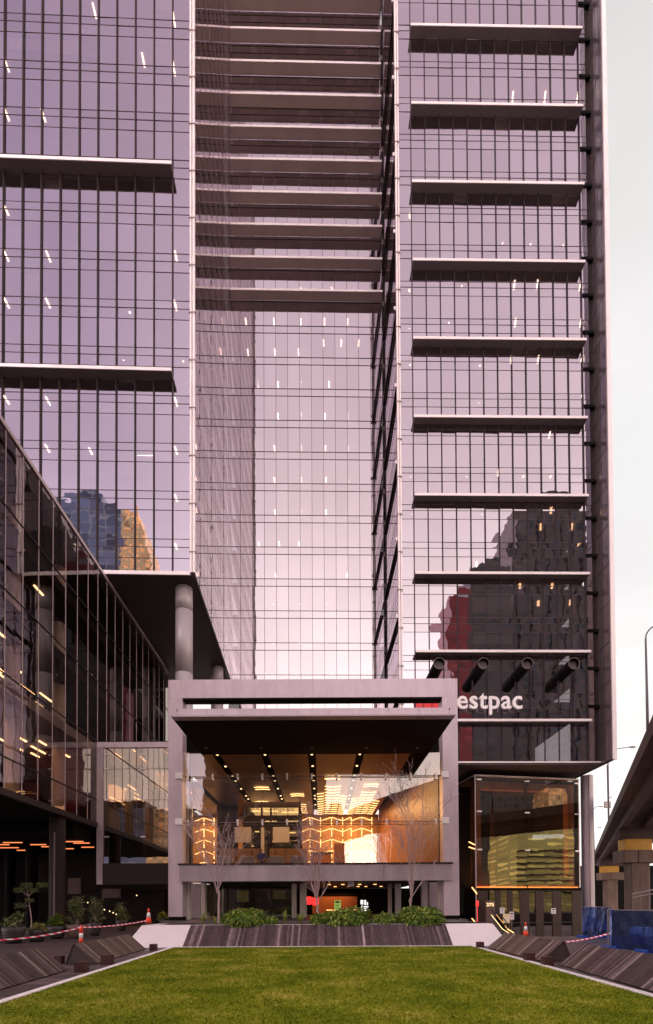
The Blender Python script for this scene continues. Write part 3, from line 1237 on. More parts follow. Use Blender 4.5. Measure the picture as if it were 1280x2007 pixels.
# recessed louvre slot and projecting blade wall on the right edge
sB = SEND + .55
mb = MB()
FR.box(mb, SEND + .002, sB, zbr, 118, -.7, -.25)
mb.build('recess', M['mullion'], RT)
for k in range(-18, 7):
    z = zc0r + FLR2 * k
    if z < zbr + 1:
        continue
    mb = MB()
    FR.box(mb, SEND - .72, SEND, z + .02, z + .16, .035, .10)
    FR.box(mb, SEND - .72, SEND, z + .19, z + .31, .035, .10)
    FR.box(mb, SEND + .004, sB - .01, z + .02, z + .31, -.24, .10)
    mb.build('louvre', M['darker'], RT)
mb = MB()
z = zbr - .35
while z < 118:
    FR.box(mb, sB, sB + .45, z + .05, min(z + FLR2, 118) - .05, -6, .92)
    FR.box(mb, sB, sB + .45, z + .05, min(z + FLR2, 118) - .05, 1.0, 1.95)
    z += FLR2
mb.build('edge_wall', M['edgeclad'], RT)
mb = MB()
FR.box(mb, sB + .05, sB + .40, zbr - .35, 118, -6, 1.9)
mb.build('edge_wall_core', M['mullion'], RT)
mb = MB()
FR.box(mb, sB + .10, sB + .50, zbr - .36, 118, 1.952, 2.08)
mb.build('edge_nosing', M['whitemetal'], RT)
# wall to the recess with its own sunshades
ss2 = [0.1 + 1.487 * i for i in range(8)]
glazing(FRs, ss2, zs, 0.0015, RND).build('side_glazing', M['sglass'], RT)
mb = MB()
for s_ in ss2:
    FRs.box(mb, s_ - .015, s_ + .015, zbr, 118, -.02, .006)
mb.build('side_mullion', M['transom'], RT)
mb = MB()
for z in zs[1:-1]:
    FRs.box(mb, .1, ss2[-1], z - .022, z + .022, -.03, .012)
mb.build('side_transom', M['transom'], RT)
for yy in [-76.2 + 151.2 * k for k in range(10)]:
    z = zR(yy + 75, 784)
    mb = MB()
    FRs.box(mb, .2, 10.25, z - .02, z + .16, .015, .23)
    sh = mb.build('sunshade', M['mullion'], RT)
    mb = MB()
    FRs.box(mb, .10, .198, z - .05, z + .30, .015, .40)
    mb.build('end_cap', M['whitemetal'], sh)
for z in ZR_:
    if z > zbr + .4:
        mb = MB()
        FR.box(mb, .35, SEND - .3, z, z + .72, -16, -.30)
        mb.build('floor_slab', M['slab'], RT)
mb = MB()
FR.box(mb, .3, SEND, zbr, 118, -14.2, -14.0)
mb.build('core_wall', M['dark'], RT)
mb = MB()
FR.box(mb, .0, sB - .002, zbr - .36, zbr - .01, -25, .10)
mb.build('soffit', M['soffit'], RT)
mb = MB()
FR.box(mb, .0, sB - .003, zbr - .16, zbr - .008, .102, .16)
mb.build('bottom_edge', M['whitemetal'], RT)
# round column carrying the right edge
pc = at(1152, 1660, 56.2)
mb = MB()
mb.tube((pc.x, 56.2, -2.2), (pc.x, 56.2, zbr - .37), .64, .64, 32, False)
o = mb.build('column', M['column'], RT, True)
mb = MB()
mb.tube((pc.x - .1, 55.48, -2.2), (pc.x - .1, 55.48, zbr - .37), .07, .07, 10, False)
mb.build('downpipe', M['cladding'], RT, True)
# four horizontal vent tubes over the sign
for x in (861, 948, 1034, 1125):
    p0 = at(x, 1300, 48.9)
    mb = MB()
    n = 24
    d0 = p0
    d1 = Vector((p0.x, YR + .35, p0.z))
    mb.tube(d0, d1, .55, .55, n, False)
    mb.tube(d0 + Vector((0, .02, 0)), d0 + Vector((0, 1.2, 0)), .51, .51, n, False)
    o = mb.build('vent_tube', M['darker'], RT, True)
    mb = MB()
    m_ = n
    for k in range(m_):
        a0, a1 = 2 * math.pi * k / m_, 2 * math.pi * (k + 1) / m_
        c = [d0 + Vector((math.cos(a) * r, -.01, math.sin(a) * r)) for a, r in ((a0, .52), (a1, .52), (a1, .56), (a0, .56))]
        mb.quad(*c)
    for k in range(m_):
        a0, a1 = 2 * math.pi * k / m_, 2 * math.pi * (k + 1) / m_
        mb.tri(d0 + Vector((0, .5, 0)), d0 + Vector((math.cos(a0) * .51, .5, math.sin(a0) * .51)), d0 + Vector((math.cos(a1) * .51, .5, math.sin(a1) * .51)))
    mb.build('tube_rim', M['softmetal'], o)
fixtures(RT, 'ceiling_light', M['office'],
         [(1005, 190), (1068, 190), (1132, 190), (1008, 558), (1053, 557), (1137, 560), (1010, 632), (1138, 632), (803, 427), (803, 575), (803, 652),
          (1002, 704), (1055, 704), (1140, 704), (940, 723), (804, 722), (1140, 779), (804, 797), (938, 797), (1077, 852), (1141, 852), (805, 870),
          (938, 870), (977, 926), (914, 940), (1025, 938), (1078, 938), (1133, 938), (805, 940), (944, 1013), (808, 1013), (808, 1087), (934, 1105), (809, 1160)],
         [z for z in ZR_ if z > zbr], YR + .6, YR + 9, .14, .85, (.25, 1, 0), YR)
fixtures(RT, 'small_downlight', M['office'],
         [(x, y) for y in (728, 800, 1088, 1014) for x in (829, 857, 884, 912)] + [(985, 476), (1040, 478), (1104, 480), (880, 632), (905, 560), (870, 1160)], [z for z in ZR_ if z > zbr], YR + .6, YR + 9, .10, .12, (0, 1, 0), YR)
fixtures(RT, 'warm_ceiling_light', M['warmoff'],
         [(1080, 1000), (1144, 1000), (1060, 1032), (1120, 1032), (1134, 1070), (945, 1162), (1019, 1148), (1082, 1148), (1147, 1148), (995, 1182),
          (1055, 1182), (1118, 1180)], [z for z in ZR_ if z > zbr], YR + .6, YR + 9, .24, 1.0, (.4, 1, 0), YR)

# bank sign
sgp = at(866, 1389, YR - .45)
sign = thing('company_sign', 'bank sign of red logo and white letters half hidden by the steel portal', 'sign', sgp)
lx = [v.co.x for v in TXT_SIGN.vertices]
wtxt = (1025 - 896) * (YR - .45) / 1000
k_ = wtxt / (max(lx) - min(lx))
px1 = (YR - .45) / 1000
put(TXT_SIGN, 'lettering', sign, (30 * px1 - min(lx) * k_, 0, 0), math.atan(.0133), (k_, 1, k_ * 1.08))
lw_ = [v.co.x for v in TXT_W.vertices]
kw = 28 * px1 / (max(lw_) - min(lw_))
put(TXT_W, 'initial', sign, (1 * px1 - min(lw_) * kw, -.02, 0), math.atan(.0133), (kw, 1, k_ * 1.08))
mb = MB()
# striped initial: three red bars standing together with pale slits between them
lo = at(812, 1389, YR - .45)
hi = at(864, 1346, YR - .45)
w_, h_ = hi.x - lo.x, hi.z - lo.z
for a0, a1, b0, b1 in ((0.0, .33, .08, .33), (.36, .64, .36, .64), (.67, 1.0, .67, .92)):
    mb.prism([(lo.x + w_ * b0, lo.y - .12, lo.z), (lo.x + w_ * b1, lo.y - .12, lo.z), (lo.x + w_ * a1, lo.y - .12, lo.z + h_), (lo.x + w_ * a0, lo.y - .12, lo.z + h_)], (0, .24, 0))
mb.build('logo', M['red'], sign)

def blinds(root, fc, ss_, zcs, pane_z, n_, seed):
    """a few pale roller blinds hanging at different lengths behind the panes"""
    rb = random.Random(seed)
    for _ in range(n_):
        i = rb.randrange(1, len(ss_) - 2)
        k = rb.choice([1, 1, 2, 3])
        zt_ = rb.choice(zcs) - .06
        dr = rb.uniform(.7, 2.1)
        mb = MB()
        fc.box(mb, ss_[i] + .08, ss_[min(i + k, len(ss_) - 2)] - .08, zt_ - dr, zt_, -.30, -.27)
        mb.build('roller_blind', M['whitepanel'], root)


blinds(LT, FL, [0.0, 1.60] + [1.60 + 1.487 * i for i in range(1, 12)], [z for z in zc_l if z < 78], 0, 20, 5)
blinds(RT, FR, ss, [z for z in ZR_ if zbr + 4 < z < 92], 0, 26, 6)

# ================================================================== RECESSED LINK BETWEEN THE TOWERS
YN = 62.0
FN = Face((-11.3, YN - .19), (1, .017), (.017, -1))
NL = thing('link_building', 'recessed glass block between the two towers with pale ledges above', 'building', (0, YN, 0))
FN_F = 63.85 * YN / 1000
zA = at(600, 640, YN).z
zs = []
za_list = [zA + FN_F * k for k in range(-11, 16)]
for z in za_list:
    zs += [z - .92, z]
zs = [12.0] + sorted(z for z in zs if z > 13) + [118]
pw = 23.65 * YN / 1000
pos0 = (497 - 632) * YN / 1000 + 11.3
ss = [pos0 + pw * k for k in range(-6, 16)]
ss = [s_ for s_ in ss if -.3 < s_ < 19.6]
glazing(FN, ss, zs, 0.0025, RND).build('glazing', M['nglass'], NL)
mb = MB()
for s_ in ss:
    FN.box(mb, s_ - .022, s_ + .022, 12, 118, -.02, .05)
mb.build('mullion', M['transom'], NL)
mb = MB()
for z in zs[1:-1]:
    FN.box(mb, ss[0], ss[-1], z - .026, z + .026, -.03, .03)
mb.build('transom', M['mullion'], NL)
for k in range(10):
    # ledge seen from below: front edge 1.1 m out from the wall
    z = at(600, 568 - 63.85 * k, YN - 1.1).z
    mb = MB()
    FN.box(mb, .45, 19.0, z - .16, z - .02, .065, 1.08)
    lg = mb.build('ledge', M['ledgepanel'], NL)
    mb = MB()
    FN.box(mb, .45, 19.0, z - .19, z + .06, 1.082, 1.14)
    mb.build('nosing', M['whitemetal'], lg)
zcn = [z - .92 for z in za_list if z > 14]
for z in zcn:
    mb = MB()
    FN.box(mb, .2, 19.4, z, z + .6, -12, -.3)
    mb.build('floor_slab', M['slab'], NL)
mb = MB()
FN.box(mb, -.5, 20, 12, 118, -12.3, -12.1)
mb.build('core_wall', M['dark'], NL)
mb = MB()
for s_ in (3.0, 9.4, 15.4):
    FN.box(mb, s_ - .4, s_ + .4, 12, 118, -2.4, -1.6)
mb.build('inner_column', M['palewall'], NL)
pts = []
for y, xs in ((630, (482, 537, 590, 636, 682)), (672, (634, 669, 703)), (690, (486, 539, 585)), (753, (505, 545, 592, 645)), (815, (545, 592, 637, 684)),
              (878, (538, 592, 638, 684)), (940, (538, 592, 639, 685)), (1003, (539, 593, 639)), (1065, (507, 547, 586)), (1127, (540, 680)), (570, (500, 590, 650))):
    pts += [(x, y) for x in xs]
fixtures(NL, 'ceiling_light', M['office'], pts, zcn, YN + .5, YN + 8, .14, .80, (0, 1, 0), YN)
fixtures(NL, 'small_downlight', M['office'], [(x, y) for y in (1184, 1260) for x in (536, 588, 640, 692)] + [(520, 1320), (580, 1320), (650, 1320)], zcn, YN + .5, YN + 8, .10, .12, (0, 1, 0), YN)

# ================================================================== PODIUM BUILDING ON THE LEFT
XP = -17.1
FP = Face((XP, 0), (0, 1), (1, 0))
PB = thing('podium_building', 'low dark glass building along the left side, over an open ground floor', 'building', (XP, 38, 0))
zsP = [8.0, 9.7, 14.2, 18.8, 23.4, 27.6]
step = 10513 and 1.626
ys = [38.7 + step * k for k in range(-14, 12)]
low = [y for y in ys if y <= 38.71]
mbg = glazing(FP, low, zsP[:3], .002, RND)
m2_ = glazing(FP, ys, zsP[2:], .002, RND)
n = len(mbg.v)
mbg.v += m2_.v
mbg.f += [tuple(i + n for i in f) for f in m2_.f]
mbg.build('glazing', M['pglass'], PB)
mb = MB()
for y in ys:
    z0 = 8.0 if y <= 38.71 else 14.2
    FP.box(mb, y - .017, y + .017, z0, 27.6, -.02, .025)
mb.build('mullion', M['cladding'], PB)
mb = MB()
for z in zsP[1:-1]:
    FP.box(mb, low[0], ys[-1] if z > 14 else 38.7, z - .03, z + .03, -.02, .05)
mb.build('transom', M['mullion'], PB)
mb = MB()
FP.box(mb, low[0], ys[-1], 27.602, 27.85, -.4, .09)
mb.build('roof_edge', M['cladding'], PB)
mb = MB()
mb.box(XP - 25, XP - .05, low[0], 38.6, 7.55, 7.95)
mb.build('soffit', M['dark'], PB)
mb = MB()
FP.box(mb, low[0], 38.6, 7.60, 7.985, -.045, .08)
mb.build('bottom_edge', M['mullion'], PB)
for z in zsP[2:]:
    mb = MB()
    mb.box(XP - 25, XP - .3, low[0], ys[-1], z - .75, z - .1)
    mb.build('floor_slab', M['dark'] if z > 15 else M['slab'], PB)
mb = MB()
mb.box(XP - 25, XP - 24.8, low[0], ys[-1], 8, 27.5)
mb.box(XP - 24.8, XP - .3, ys[-1] - .2, ys[-1], 14.3, 27.5)
mb.box(XP - 24.8, XP - .3, 40, 40.2, 8, 14.1)
mb.build('inner_wall', M['dark'], PB)
for (y, z0) in ((20, 8.0), (26, 8.0), (32, 8.0), (37.6, 8.0)):
    mb = MB()
    mb.tube((XP - 2.4, y, z0), (XP - 2.4, y, 27.4), .42, .42, 16, False)
    mb.build('inner_column', M['palewall'], PB, True)
rl = random.Random(4)
for fl in range(0, 4):
    zc = zsP[fl + 1] - .80 if fl else 13.4
    for k in range(16):
        y = 18 + k * 1.55 + rl.uniform(-.4, .4)
        if rl.random() < .25:
            continue
        x = XP - rl.uniform(1.5, 6.0)
        mb = MB()
        hl = rl.uniform(.5, 1.5)
        mb.beam((x, y - hl, zc), (x, y + hl, zc), .12, .07)
        mb.build('ceiling_light', M['warmoff'], PB)
mb = MB()
mb.box(XP - 9, XP - 2.5, 33.0, 33.12, 16.9, 17.0)
mb.build('ceiling_light', M['warmoff'], PB)
# warm timber wall and joinery on the lowest office floor
mb = MB()
mb.box(XP - 7.1, XP - 7.0, 17, 30, 9.8, 13.4)
mb.build('timber_wall', M['timberw'], PB)
for z, y, e in ((13.2, 25, 230), (13.2, 34, 70), (17.9, 23, 40)):  # area lights added to warm and brighten the podium floors
    pl_ = bpy.data.lights.new('podium_fill', 'AREA')
    pl_.shape = 'RECTANGLE'
    pl_.size, pl_.size_y = 4.0, 8.0
    pl_.energy = e
    pl_.color = (1.0, .50, .18)
    po = bpy.data.objects.new('podium_fill', pl_)
    COL.objects.link(po)
    po.location = (XP - 4.5, y, z)
# glazed link wall joining the podium to the portal
GW = thing('glazed_link', 'mirror-like glass wall with small metal clamps between the podium and the steel portal', 'glass wall', (-14, 38.7, 3))
YW = 38.7
xw0, xw1 = -16.62, at(334, 1560, YW).x
zw0, zw1 = at(270, 1692, YW).z, at(270, 1466, YW).z
FW = Face((xw0, YW), (1, 0), (0, -1))
xm = at(281, 1560, YW).x - xw0
zr = [zw0, at(270, 1640, YW).z, at(270, 1568, YW).z, at(270, 1507, YW).z, zw1]
glazing(FW, [0, xm, xw1 - xw0], zr, .002, RND).build('glazing', M['lglass'], GW)
mb = MB()
FW.box(mb, xm - .02, xm + .02, zw0, zw1, -.30, -.02)
mb.build('glass_fin', M['transom'], GW)
for z in zr[1:-1]:
    mb = MB()
    FW.box(mb, 0, xw1 - xw0, z - .012, z + .012, -.01, .02)
    mb.build('joint', M['mullion'], GW)
for z in zr[1:-1] + [at(270, 1479, YW).z]:
    for a in (.25, xm):
        mb = MB()
        FW.box(mb, a - .17, a + .17, z - .05, z + .05, .022, .08)
        mb.build('clamp', M['whitemetal'], GW)
mb = MB()
FW.box(mb, -.48, -.02, zw0 - 1.6, zw1 + .4, -.5, .12)
mb.build('post', M['steel2'], GW)
mb = MB()
FW.box(mb, -.47, xw1 - xw0, zw1 + .005, zw1 + .42, -.45, .14)
mb.build('head_beam', M['steel'], GW)
mb = MB()
FW.box(mb, -.01, xw1 - xw0, zw0 - 1.6, zw0 - .005, -.5, .10)
mb.build('spandrel', M['mullion'], GW)
mb = MB()
mb.box(-26, -13.95, 46.2, 46.4, 3.0, 15.0)
mb.box(-17.0, -11.8, 38.95, 46.1, 14.15, 14.3)
mb.build('inner_wall', M['dark'], GW)
# ---------------- open ground floor under the podium
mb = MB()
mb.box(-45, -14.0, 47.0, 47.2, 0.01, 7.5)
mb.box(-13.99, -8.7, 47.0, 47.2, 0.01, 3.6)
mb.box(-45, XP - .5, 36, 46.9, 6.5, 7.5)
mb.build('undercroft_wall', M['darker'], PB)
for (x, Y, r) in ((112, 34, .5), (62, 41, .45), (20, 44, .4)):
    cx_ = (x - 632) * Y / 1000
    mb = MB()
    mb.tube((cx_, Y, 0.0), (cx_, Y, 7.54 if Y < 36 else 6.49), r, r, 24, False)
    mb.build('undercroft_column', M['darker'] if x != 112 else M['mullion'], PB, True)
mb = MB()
mb.box(-17.63, -17.56, 33.42, 33.5, 1.0, 6.5)  # pale strip painting the sheen on the front column
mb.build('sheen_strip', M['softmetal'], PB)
for (x, y, ln) in ((25, 1652, 1.4), (75, 1656, 1.2), (142, 1650, 1.6), (18, 1662, 1.5), (95, 1660, 1.1), (160, 1653, 1.2), (172, 1661, 1.0), (45, 1667, 1.0), (130, 1664, 1.2), (5, 1656, 1.0)):
    p = G(x, y, 6.42)
    mb = MB()
    mb.beam((p.x - ln / 2, p.y, 6.44), (p.x + ln / 2, p.y, 6.44), .12, .06)
    mb.build('strip_light', M['redstrip'], PB)
for x0, x1, y0, y1 in ((133, 158, 1721, 1752), (200, 236, 1742, 1760)):
    a, b = at(x0, y1, 44), at(x1, y0, 44)
    mb = MB()
    mb.box(a.x, b.x, 44, 44.1, a.z, b.z)
    mb.build('notice_board', M['potbrown'], PB)
mb = MB()
a, b = at(120, 1790, 46), at(330, 1715, 46)
mb.box(a.x, b.x, 46.5, 46.7, .02, b.z)
mb.build('shop_front', M['dark'], PB)
for (x, y) in ((215, 1786), (222, 1789), (228, 1792), (205, 1783), (172, 1769), (118, 1752), (268, 1755)):
    p = at(x, y, 43)
    mb = MB()
    mb.lathe(p, [(.02, -.05), (.06, 0), (.02, .05)], 8)
    mb.build('pendant_light', M['down'], PB)

# ================================================================== STEEL PORTAL
YPt = 29.0
PO = thing('entrance_portal', 'large lavender grey steel portal framing the glazed lobby', 'portal', (0, YPt, 0.8))


def pbox(name, x0, x1, y0, y1, Y0, Y1, mat_, parent=None, xc=None):
    a = at(x0, y1, Y0)
    b = at(x1, y0, Y0)
    mb = MB()
    mb.box(a.x, b.x, Y0, Y1, a.z, b.z)
    return mb.build(name, mat_, parent or PO)


ztop = at(612, 1331, YPt).z
zb1 = at(612, 1367, YPt).z
xa0, xa1 = at(330, 1560, YPt).x, at(357.5, 1560, YPt).x
xb0, xb1 = at(868.5, 1560, YPt).x, at(898.5, 1560, YPt).x
zbase = at(345, 1797, YPt).z
for x0, x1 in ((xa0, xa1), (xb0, xb1)):
    mb = MB()
    cuts = [zbase, at(345, 1602, YPt).z, at(345, 1543, YPt).z, zb1]
    for za_, zb_ in zip(cuts[:-1], cuts[1:]):
        mb.box(x0, x1, YPt, YPt + .9, za_ + .006, zb_ - .006)
    mb.box(x0 + .02, x1 - .02, YPt + .02, YPt + .88, zbase, zb1)
    c = mb.build('column', M['steel'], PO)
    mb = MB()
    for side in (.10, x1 - x0 - .10):
        for i in range(26):
            z = zbase + .35 + i * .26
            if 4.9 < z < 12 and not 11.9 < z:
                continue
            mb.lathe((x0 + side, YPt - .002, z), [(.0, 0), (.0, 0)], 3) if False else None
            q = Vector((x0 + side, YPt, z))
            mb.tube(q, q - Vector((0, .02, 0)), .028, .022, 8)
        for i in range(5):
            q = Vector((x0 + side, YPt, zb1 + .15 + i * .22))
            mb.tube(q, q - Vector((0, .02, 0)), .028, .022, 8)
    mb.build('bolt', M['steel2'], c)
    mb = MB()
    mb.box(x0 + .02, x1 - .02, YPt + .05, YPt + .85, .803, zbase - .003)
    mb.build('base_plate', M['darker'], PO)
xmid = (xa0 + xb1) / 2
mb = MB()
mb.box(xa0, xmid - .006, YPt, YPt + .9, zb1 + .003, ztop)
mb.box(xmid + .006, xb1, YPt, YPt + .9, zb1 + .003, ztop)
mb.build('top_beam', M['steel'], PO)
pbox('slot_lining', 359, 868, 1367.3, 1371.5, YPt + .1, YPt + .8, M['mullion'])
zl0, zl1 = at(612, 1727, YPt).z, at(612, 1695, YPt).z
xl_, xr_ = at(351, 1700, YPt - .2).x, at(886, 1700, YPt - .2).x
mb = MB()
nsg = 4
for i in range(nsg):
    x0 = xl_ + (xr_ - xl_) * i / nsg
    mb.box(x0, xl_ + (xr_ - xl_) * (i + 1) / nsg - .012, YPt - .22, YPt - .003, zl0, zl1)
lb = mb.build('bottom_beam', M['steel2'], PO)
mb = MB()
mb.box(xl_ - .05, xr_ + .05, YPt - .30, YPt + .5, zl1 + .003, zl1 + .09)
mb.build('beam_flange', M['mullion'], PO)
mb = MB()
for i in range(56):
    q = Vector((xl_ + .12 + (xr_ - xl_ - .24) * i / 55, YPt - .22, zl0 + .08))
    if i % 7 == 0:
        mb.tube(q, q - Vector((0, .02, 0)), .03, .024, 8)
mb.build('bolt', M['steel'], lb)
# floor of the lobby (underside seen over the café)
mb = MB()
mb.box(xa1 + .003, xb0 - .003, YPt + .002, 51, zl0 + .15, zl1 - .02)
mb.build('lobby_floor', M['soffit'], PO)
# inner legs behind the columns
for x0, x1, Y, m_ in ((361, 371, YPt + 1.0, 'palewall'), (394, 402, 33.5, 'palewall'), (862, 872, YPt + 1.0, 'palewall'), (828, 838, 33.5, 'column'), (373, 393, 34.2, 'steel2'), (842, 860, 34.2, 'steel2'), (776, 786, 36, 'column'), (762, 768, 36.4, 'steel2')):
    a, b = at(x0, 1795, Y), at(x1, 1727, Y)
    mb = MB()
    mb.box(a.x, b.x, Y, Y + .5, .803, zl0 + .14)
    mb.build('leg', M[m_], PO)
# canopy
Yc0, Yc1 = 23.9, 30.0
zc_ = at(612, 1403.5, Yc0).z
xc0, xc1 = at(335, 1403, Yc0).x, at(893.5, 1403, Yc0).x
zf1 = at(612, 1386.5, Yc0).z
mb = MB()
nseg = 9
for i in range(nseg):
    x0 = xc0 + .28 + (xc1 - xc0 - .56) * i / nseg
    x1 = xc0 + .28 + (xc1 - xc0 - .56) * (i + 1) / nseg - .012
    mb.box(x0, x1, Yc0 + .10, Yc0 + .22, zc_ + .065, zf1)
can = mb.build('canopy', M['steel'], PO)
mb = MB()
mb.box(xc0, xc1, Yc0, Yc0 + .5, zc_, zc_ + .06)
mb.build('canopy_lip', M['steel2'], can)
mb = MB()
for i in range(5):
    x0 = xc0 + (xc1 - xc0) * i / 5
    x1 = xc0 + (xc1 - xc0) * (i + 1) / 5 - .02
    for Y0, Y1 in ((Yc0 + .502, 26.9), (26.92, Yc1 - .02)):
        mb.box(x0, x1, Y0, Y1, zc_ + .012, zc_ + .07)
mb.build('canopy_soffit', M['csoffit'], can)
mb = MB()
mb.box(xc0 + .25, xc1 - .25, Yc0 + .225, Yc1, zc_ + .075, zf1 - .06)
mb.build('canopy_deck', M['dark'], can)
mb = MB()
i = 0
x = xc0 + .25
while x < xc1 - .25:
    mb.tube((x, Yc0 + .14, zf1 - .035), (x, Yc0 + 4.5, zf1 - .035), .045, .045, 6)
    x += .19
mb.build('roof_sheet', M['mullion'], can)
for (x, y) in ((404, 1466), (512, 1467), (718, 1466), (818, 1467), (612, 1467)):
    q = G(x, y, zc_)
    mb = MB()
    mb.tube((q.x, q.y, zc_ + .004), (q.x, q.y, zc_ + .011), .09, .09, 12)
    mb.build('downlight', M['softmetal'], can)

# front glass with cables and clamps
YG = YPt + .35
xg0, xg1 = at(357.5, 1580, YG).x + .01, at(874, 1580, YG).x
xg1 = xb0 - .01 if xb0 < xg1 else xg1
zg0, zg1 = zl1 + .10, at(612, 1476, YG).z
FG = Face((xg0, YG), (1, 0), (0, -1))
nx = 10
wv = (xg1 - xg0)
zrow = [zg0, at(612, 1612, YG).z, at(612, 1523, YG).z, zg1]
GLZ = glazing(FG, [wv * k / nx for k in range(nx + 1)], zrow, .004, RND).build('front_glazing', M['fglass'], PO)
for i, yc in enumerate((1523, 1612)):
    z = at(612, yc, YG).z
    mb = MB()
    mb.tube((xg0 - .2, YG - .16, z), (xg1 + .2, YG - .16, z), .028, .028, 8)
    mb.tube((xg0 - .2, YG + .55, z - .04), (xg1 + .2, YG + .55, z - .04), .02, .02, 6)
    rod = mb.build('tension_rod', M['softmetal'], GLZ)
    for k in range(0, nx + 1):
        x = xg0 + .35 + (wv - .7) * k / nx
        mb = MB()
        mb.box(x - .045, x + .045, YG - .22, YG - .10, z - .17, z + .17)
        mb.build('clamp', M['whitemetal'], GLZ)
    for x in (xg0 - .1, xg1 + .12):
        mb = MB()
        mb.box(x - .2, x + .2, YPt - .10, YPt - .012, z - .16, z + .20)
        mb.build('anchor', M['letter'], GLZ)
mb = MB()
for x in (372, 862):
    p0 = at(x, 1600, YG + .8)
    mb.box(p0.x - .05, p0.x + .05, YG + .8, YG + .95, zl1 + .02, at(x, 1440, YG + .8).z)
mb.build('side_mullion', M['mullion'], PO)
for x0, x1 in ((360.5, 371), (863.5, 872)):
    a, b = at(x0, 1690, YG + .6), at(x1, 1430, YG + .6)
    mb = MB()
    mb.quad((a.x, YG + .6, a.z), (b.x, YG + .6, a.z), (b.x, YG + .6, b.z), (a.x, YG + .6, b.z))
    mb.build('side_glazing', M['lglass'], PO)

# ================================================================== LOBBY
LO = thing('lobby', 'timber lined lobby behind the portal glass with amber chevron lights', 'lobby', (0, 40, zl1))
ZCE = at(612, 1474, 30.0).z
YBK = 50.7
zfl = zl1 + .0
XL_, XRc = -13.9, at(807, 1474, 30).x
slots = [-12.1, -9.25, -6.35, -3.45, -.60, 2.32]
mb = MB()
edges = [XL_] + slots + [XRc]
for i in range(len(edges) - 1):
    a = edges[i] + (.24 if i else 0)
    b = edges[i + 1] - (.24 if i < len(edges) - 2 else 0)
    mb.box(a, b, 30.02 if b > -8 else 39.8, YBK, ZCE, ZCE + .12)
mb.build('ceiling', M['lceil'], LO)
mb = MB()
mb.box(-8.3, 7.4, 30.02, YBK + .3, ZCE + .5, ZCE + .7)
mb.box(XL_ - .5, -8.31, 39.8, YBK + .3, ZCE + .5, ZCE + .7)
mb.box(-8.3, 7.4, 29.9, 30.015, ZCE + .0, ZCE + 1.0)
mb.build('roof', M['darker'], LO)
for sx in slots[2:]:
    for k in range(9):
        y = 30.9 + k * 2.15 + (k % 3) * .45
        mb = MB()
        mb.tube((sx, y, ZCE + .10), (sx, y, ZCE + .16), .075, .075, 10)
        mb.build('downlight', M['down'], LO)
xbr = at(742, 1600, YBK).x
mb = MB()
mb.box(XL_, xbr, YBK, YBK + .2, zfl, ZCE - .005)
mb.build('back_wall', M['timber'], LO)
mb = MB()
xr_w = at(866, 1600, 30.3).x
npn = 6
for i in range(npn):
    k0, k1 = i / npn, (i + 1) / npn
    p = [(xbr + (xr_w - xbr) * k, YBK + (30.3 - YBK) * k) for k in (k0, k1)]
    zt = ZCE + .45
    mb.hexa([(p[0][0] + .02, p[0][1] - .02, zfl), (p[0][0] + .2, p[0][1] - .02, zfl), (p[1][0] + .2, p[1][1] + .02, zfl), (p[1][0] + .02, p[1][1] + .02, zfl),
             (p[0][0] + .02, p[0][1] - .02, zt), (p[0][0] + .2, p[0][1] - .02, zt), (p[1][0] + .2, p[1][1] + .02, zt), (p[1][0] + .02, p[1][1] + .02, zt)])
mb.build('side_wall', M['timberw'], LO)
mb = MB()
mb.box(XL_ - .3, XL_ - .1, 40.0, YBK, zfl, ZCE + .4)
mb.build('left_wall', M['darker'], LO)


def strip(name, p, q, w, mat_):
    mb = MB()
    mb.beam(p, q, w, w * .7)
    return mb.build(name, mat_, LO)


# ceiling chevrons: cross bars with short slanting joints
zz = ZCE - .05
cnt = 0
for (xc, y_first, cols) in ((-2.0, 45.4, 2), (.85, 38.6, 4), (3.75, 40.6, 4), (-4.9, 44.0, 3), (-10.8, 42.5, 3)):
    for c in range(cols):
        x0 = xc + (c - (cols - 1) / 2) * .64 - .29
        y = y_first + (2.4 if c in (0, 3) and cols == 4 else 0) + (1.0 if c == 3 else 0)
        while y < YBK - .4:
            dy = .13 * (1 if c % 2 else -1)
            if cnt < 99:
                strip('ceiling_strip', (x0, y - dy, zz), (x0 + .56, y + dy, zz), .055, M['amber'])
                cnt += 1
            y += 1.02
for (x, y) in ((.75, 35.4), (3.7, 37.8), (-4.6, 38.6), (-2.0, 41.0), (-10.9, 39.6)):
    for sg in (-1, 1):
        strip('ceiling_chevron', (x, y, zz), (x + sg * .55, y + .16, zz), .055, M['amber'])
        strip('ceiling_chevron', (x, y + .7, zz), (x + sg * .55, y + .86, zz), .055, M['amber'])
# wall chevrons
yw = YBK - .06
cnt = 0
for (xs, nz) in ((-11.75, 6), (-10.75, 6), (-2.1, 6), (-1.2, 6), (-.15, 6), (.95, 6), (2.05, 6), (2.9, 6), (3.95, 6), (4.95, 5)):
    for j in range(nz):
        z = ZCE - .30 - j * 1.10
        strip('wall_strip', (xs, yw, z), (xs, yw, z - .80), .055, M['amber'])
        cnt += 1
for (x0, x1) in ((-12.7, -11.75), (-11.75, -10.75), (-2.1, -1.2), (-1.2, -.15), (-.15, .95), (.95, 2.05), (2.05, 2.9), (2.9, 3.95), (3.95, 4.95)):
    up = 1 if (x0, x1) in ((-.15, .95), (2.9, 3.95), (-2.1, -1.2), (2.05, 2.9), (-12.7, -11.75)) else -1
    for j in range(6):
        z = ZCE - .30 - j * 1.10
        a0, a1 = (z - .32, z) if up > 0 else (z, z - .32)
        strip('wall_chevron', (x0 + .06, yw, a0), (x1 - .06, yw, a1), .055, M['amber'])
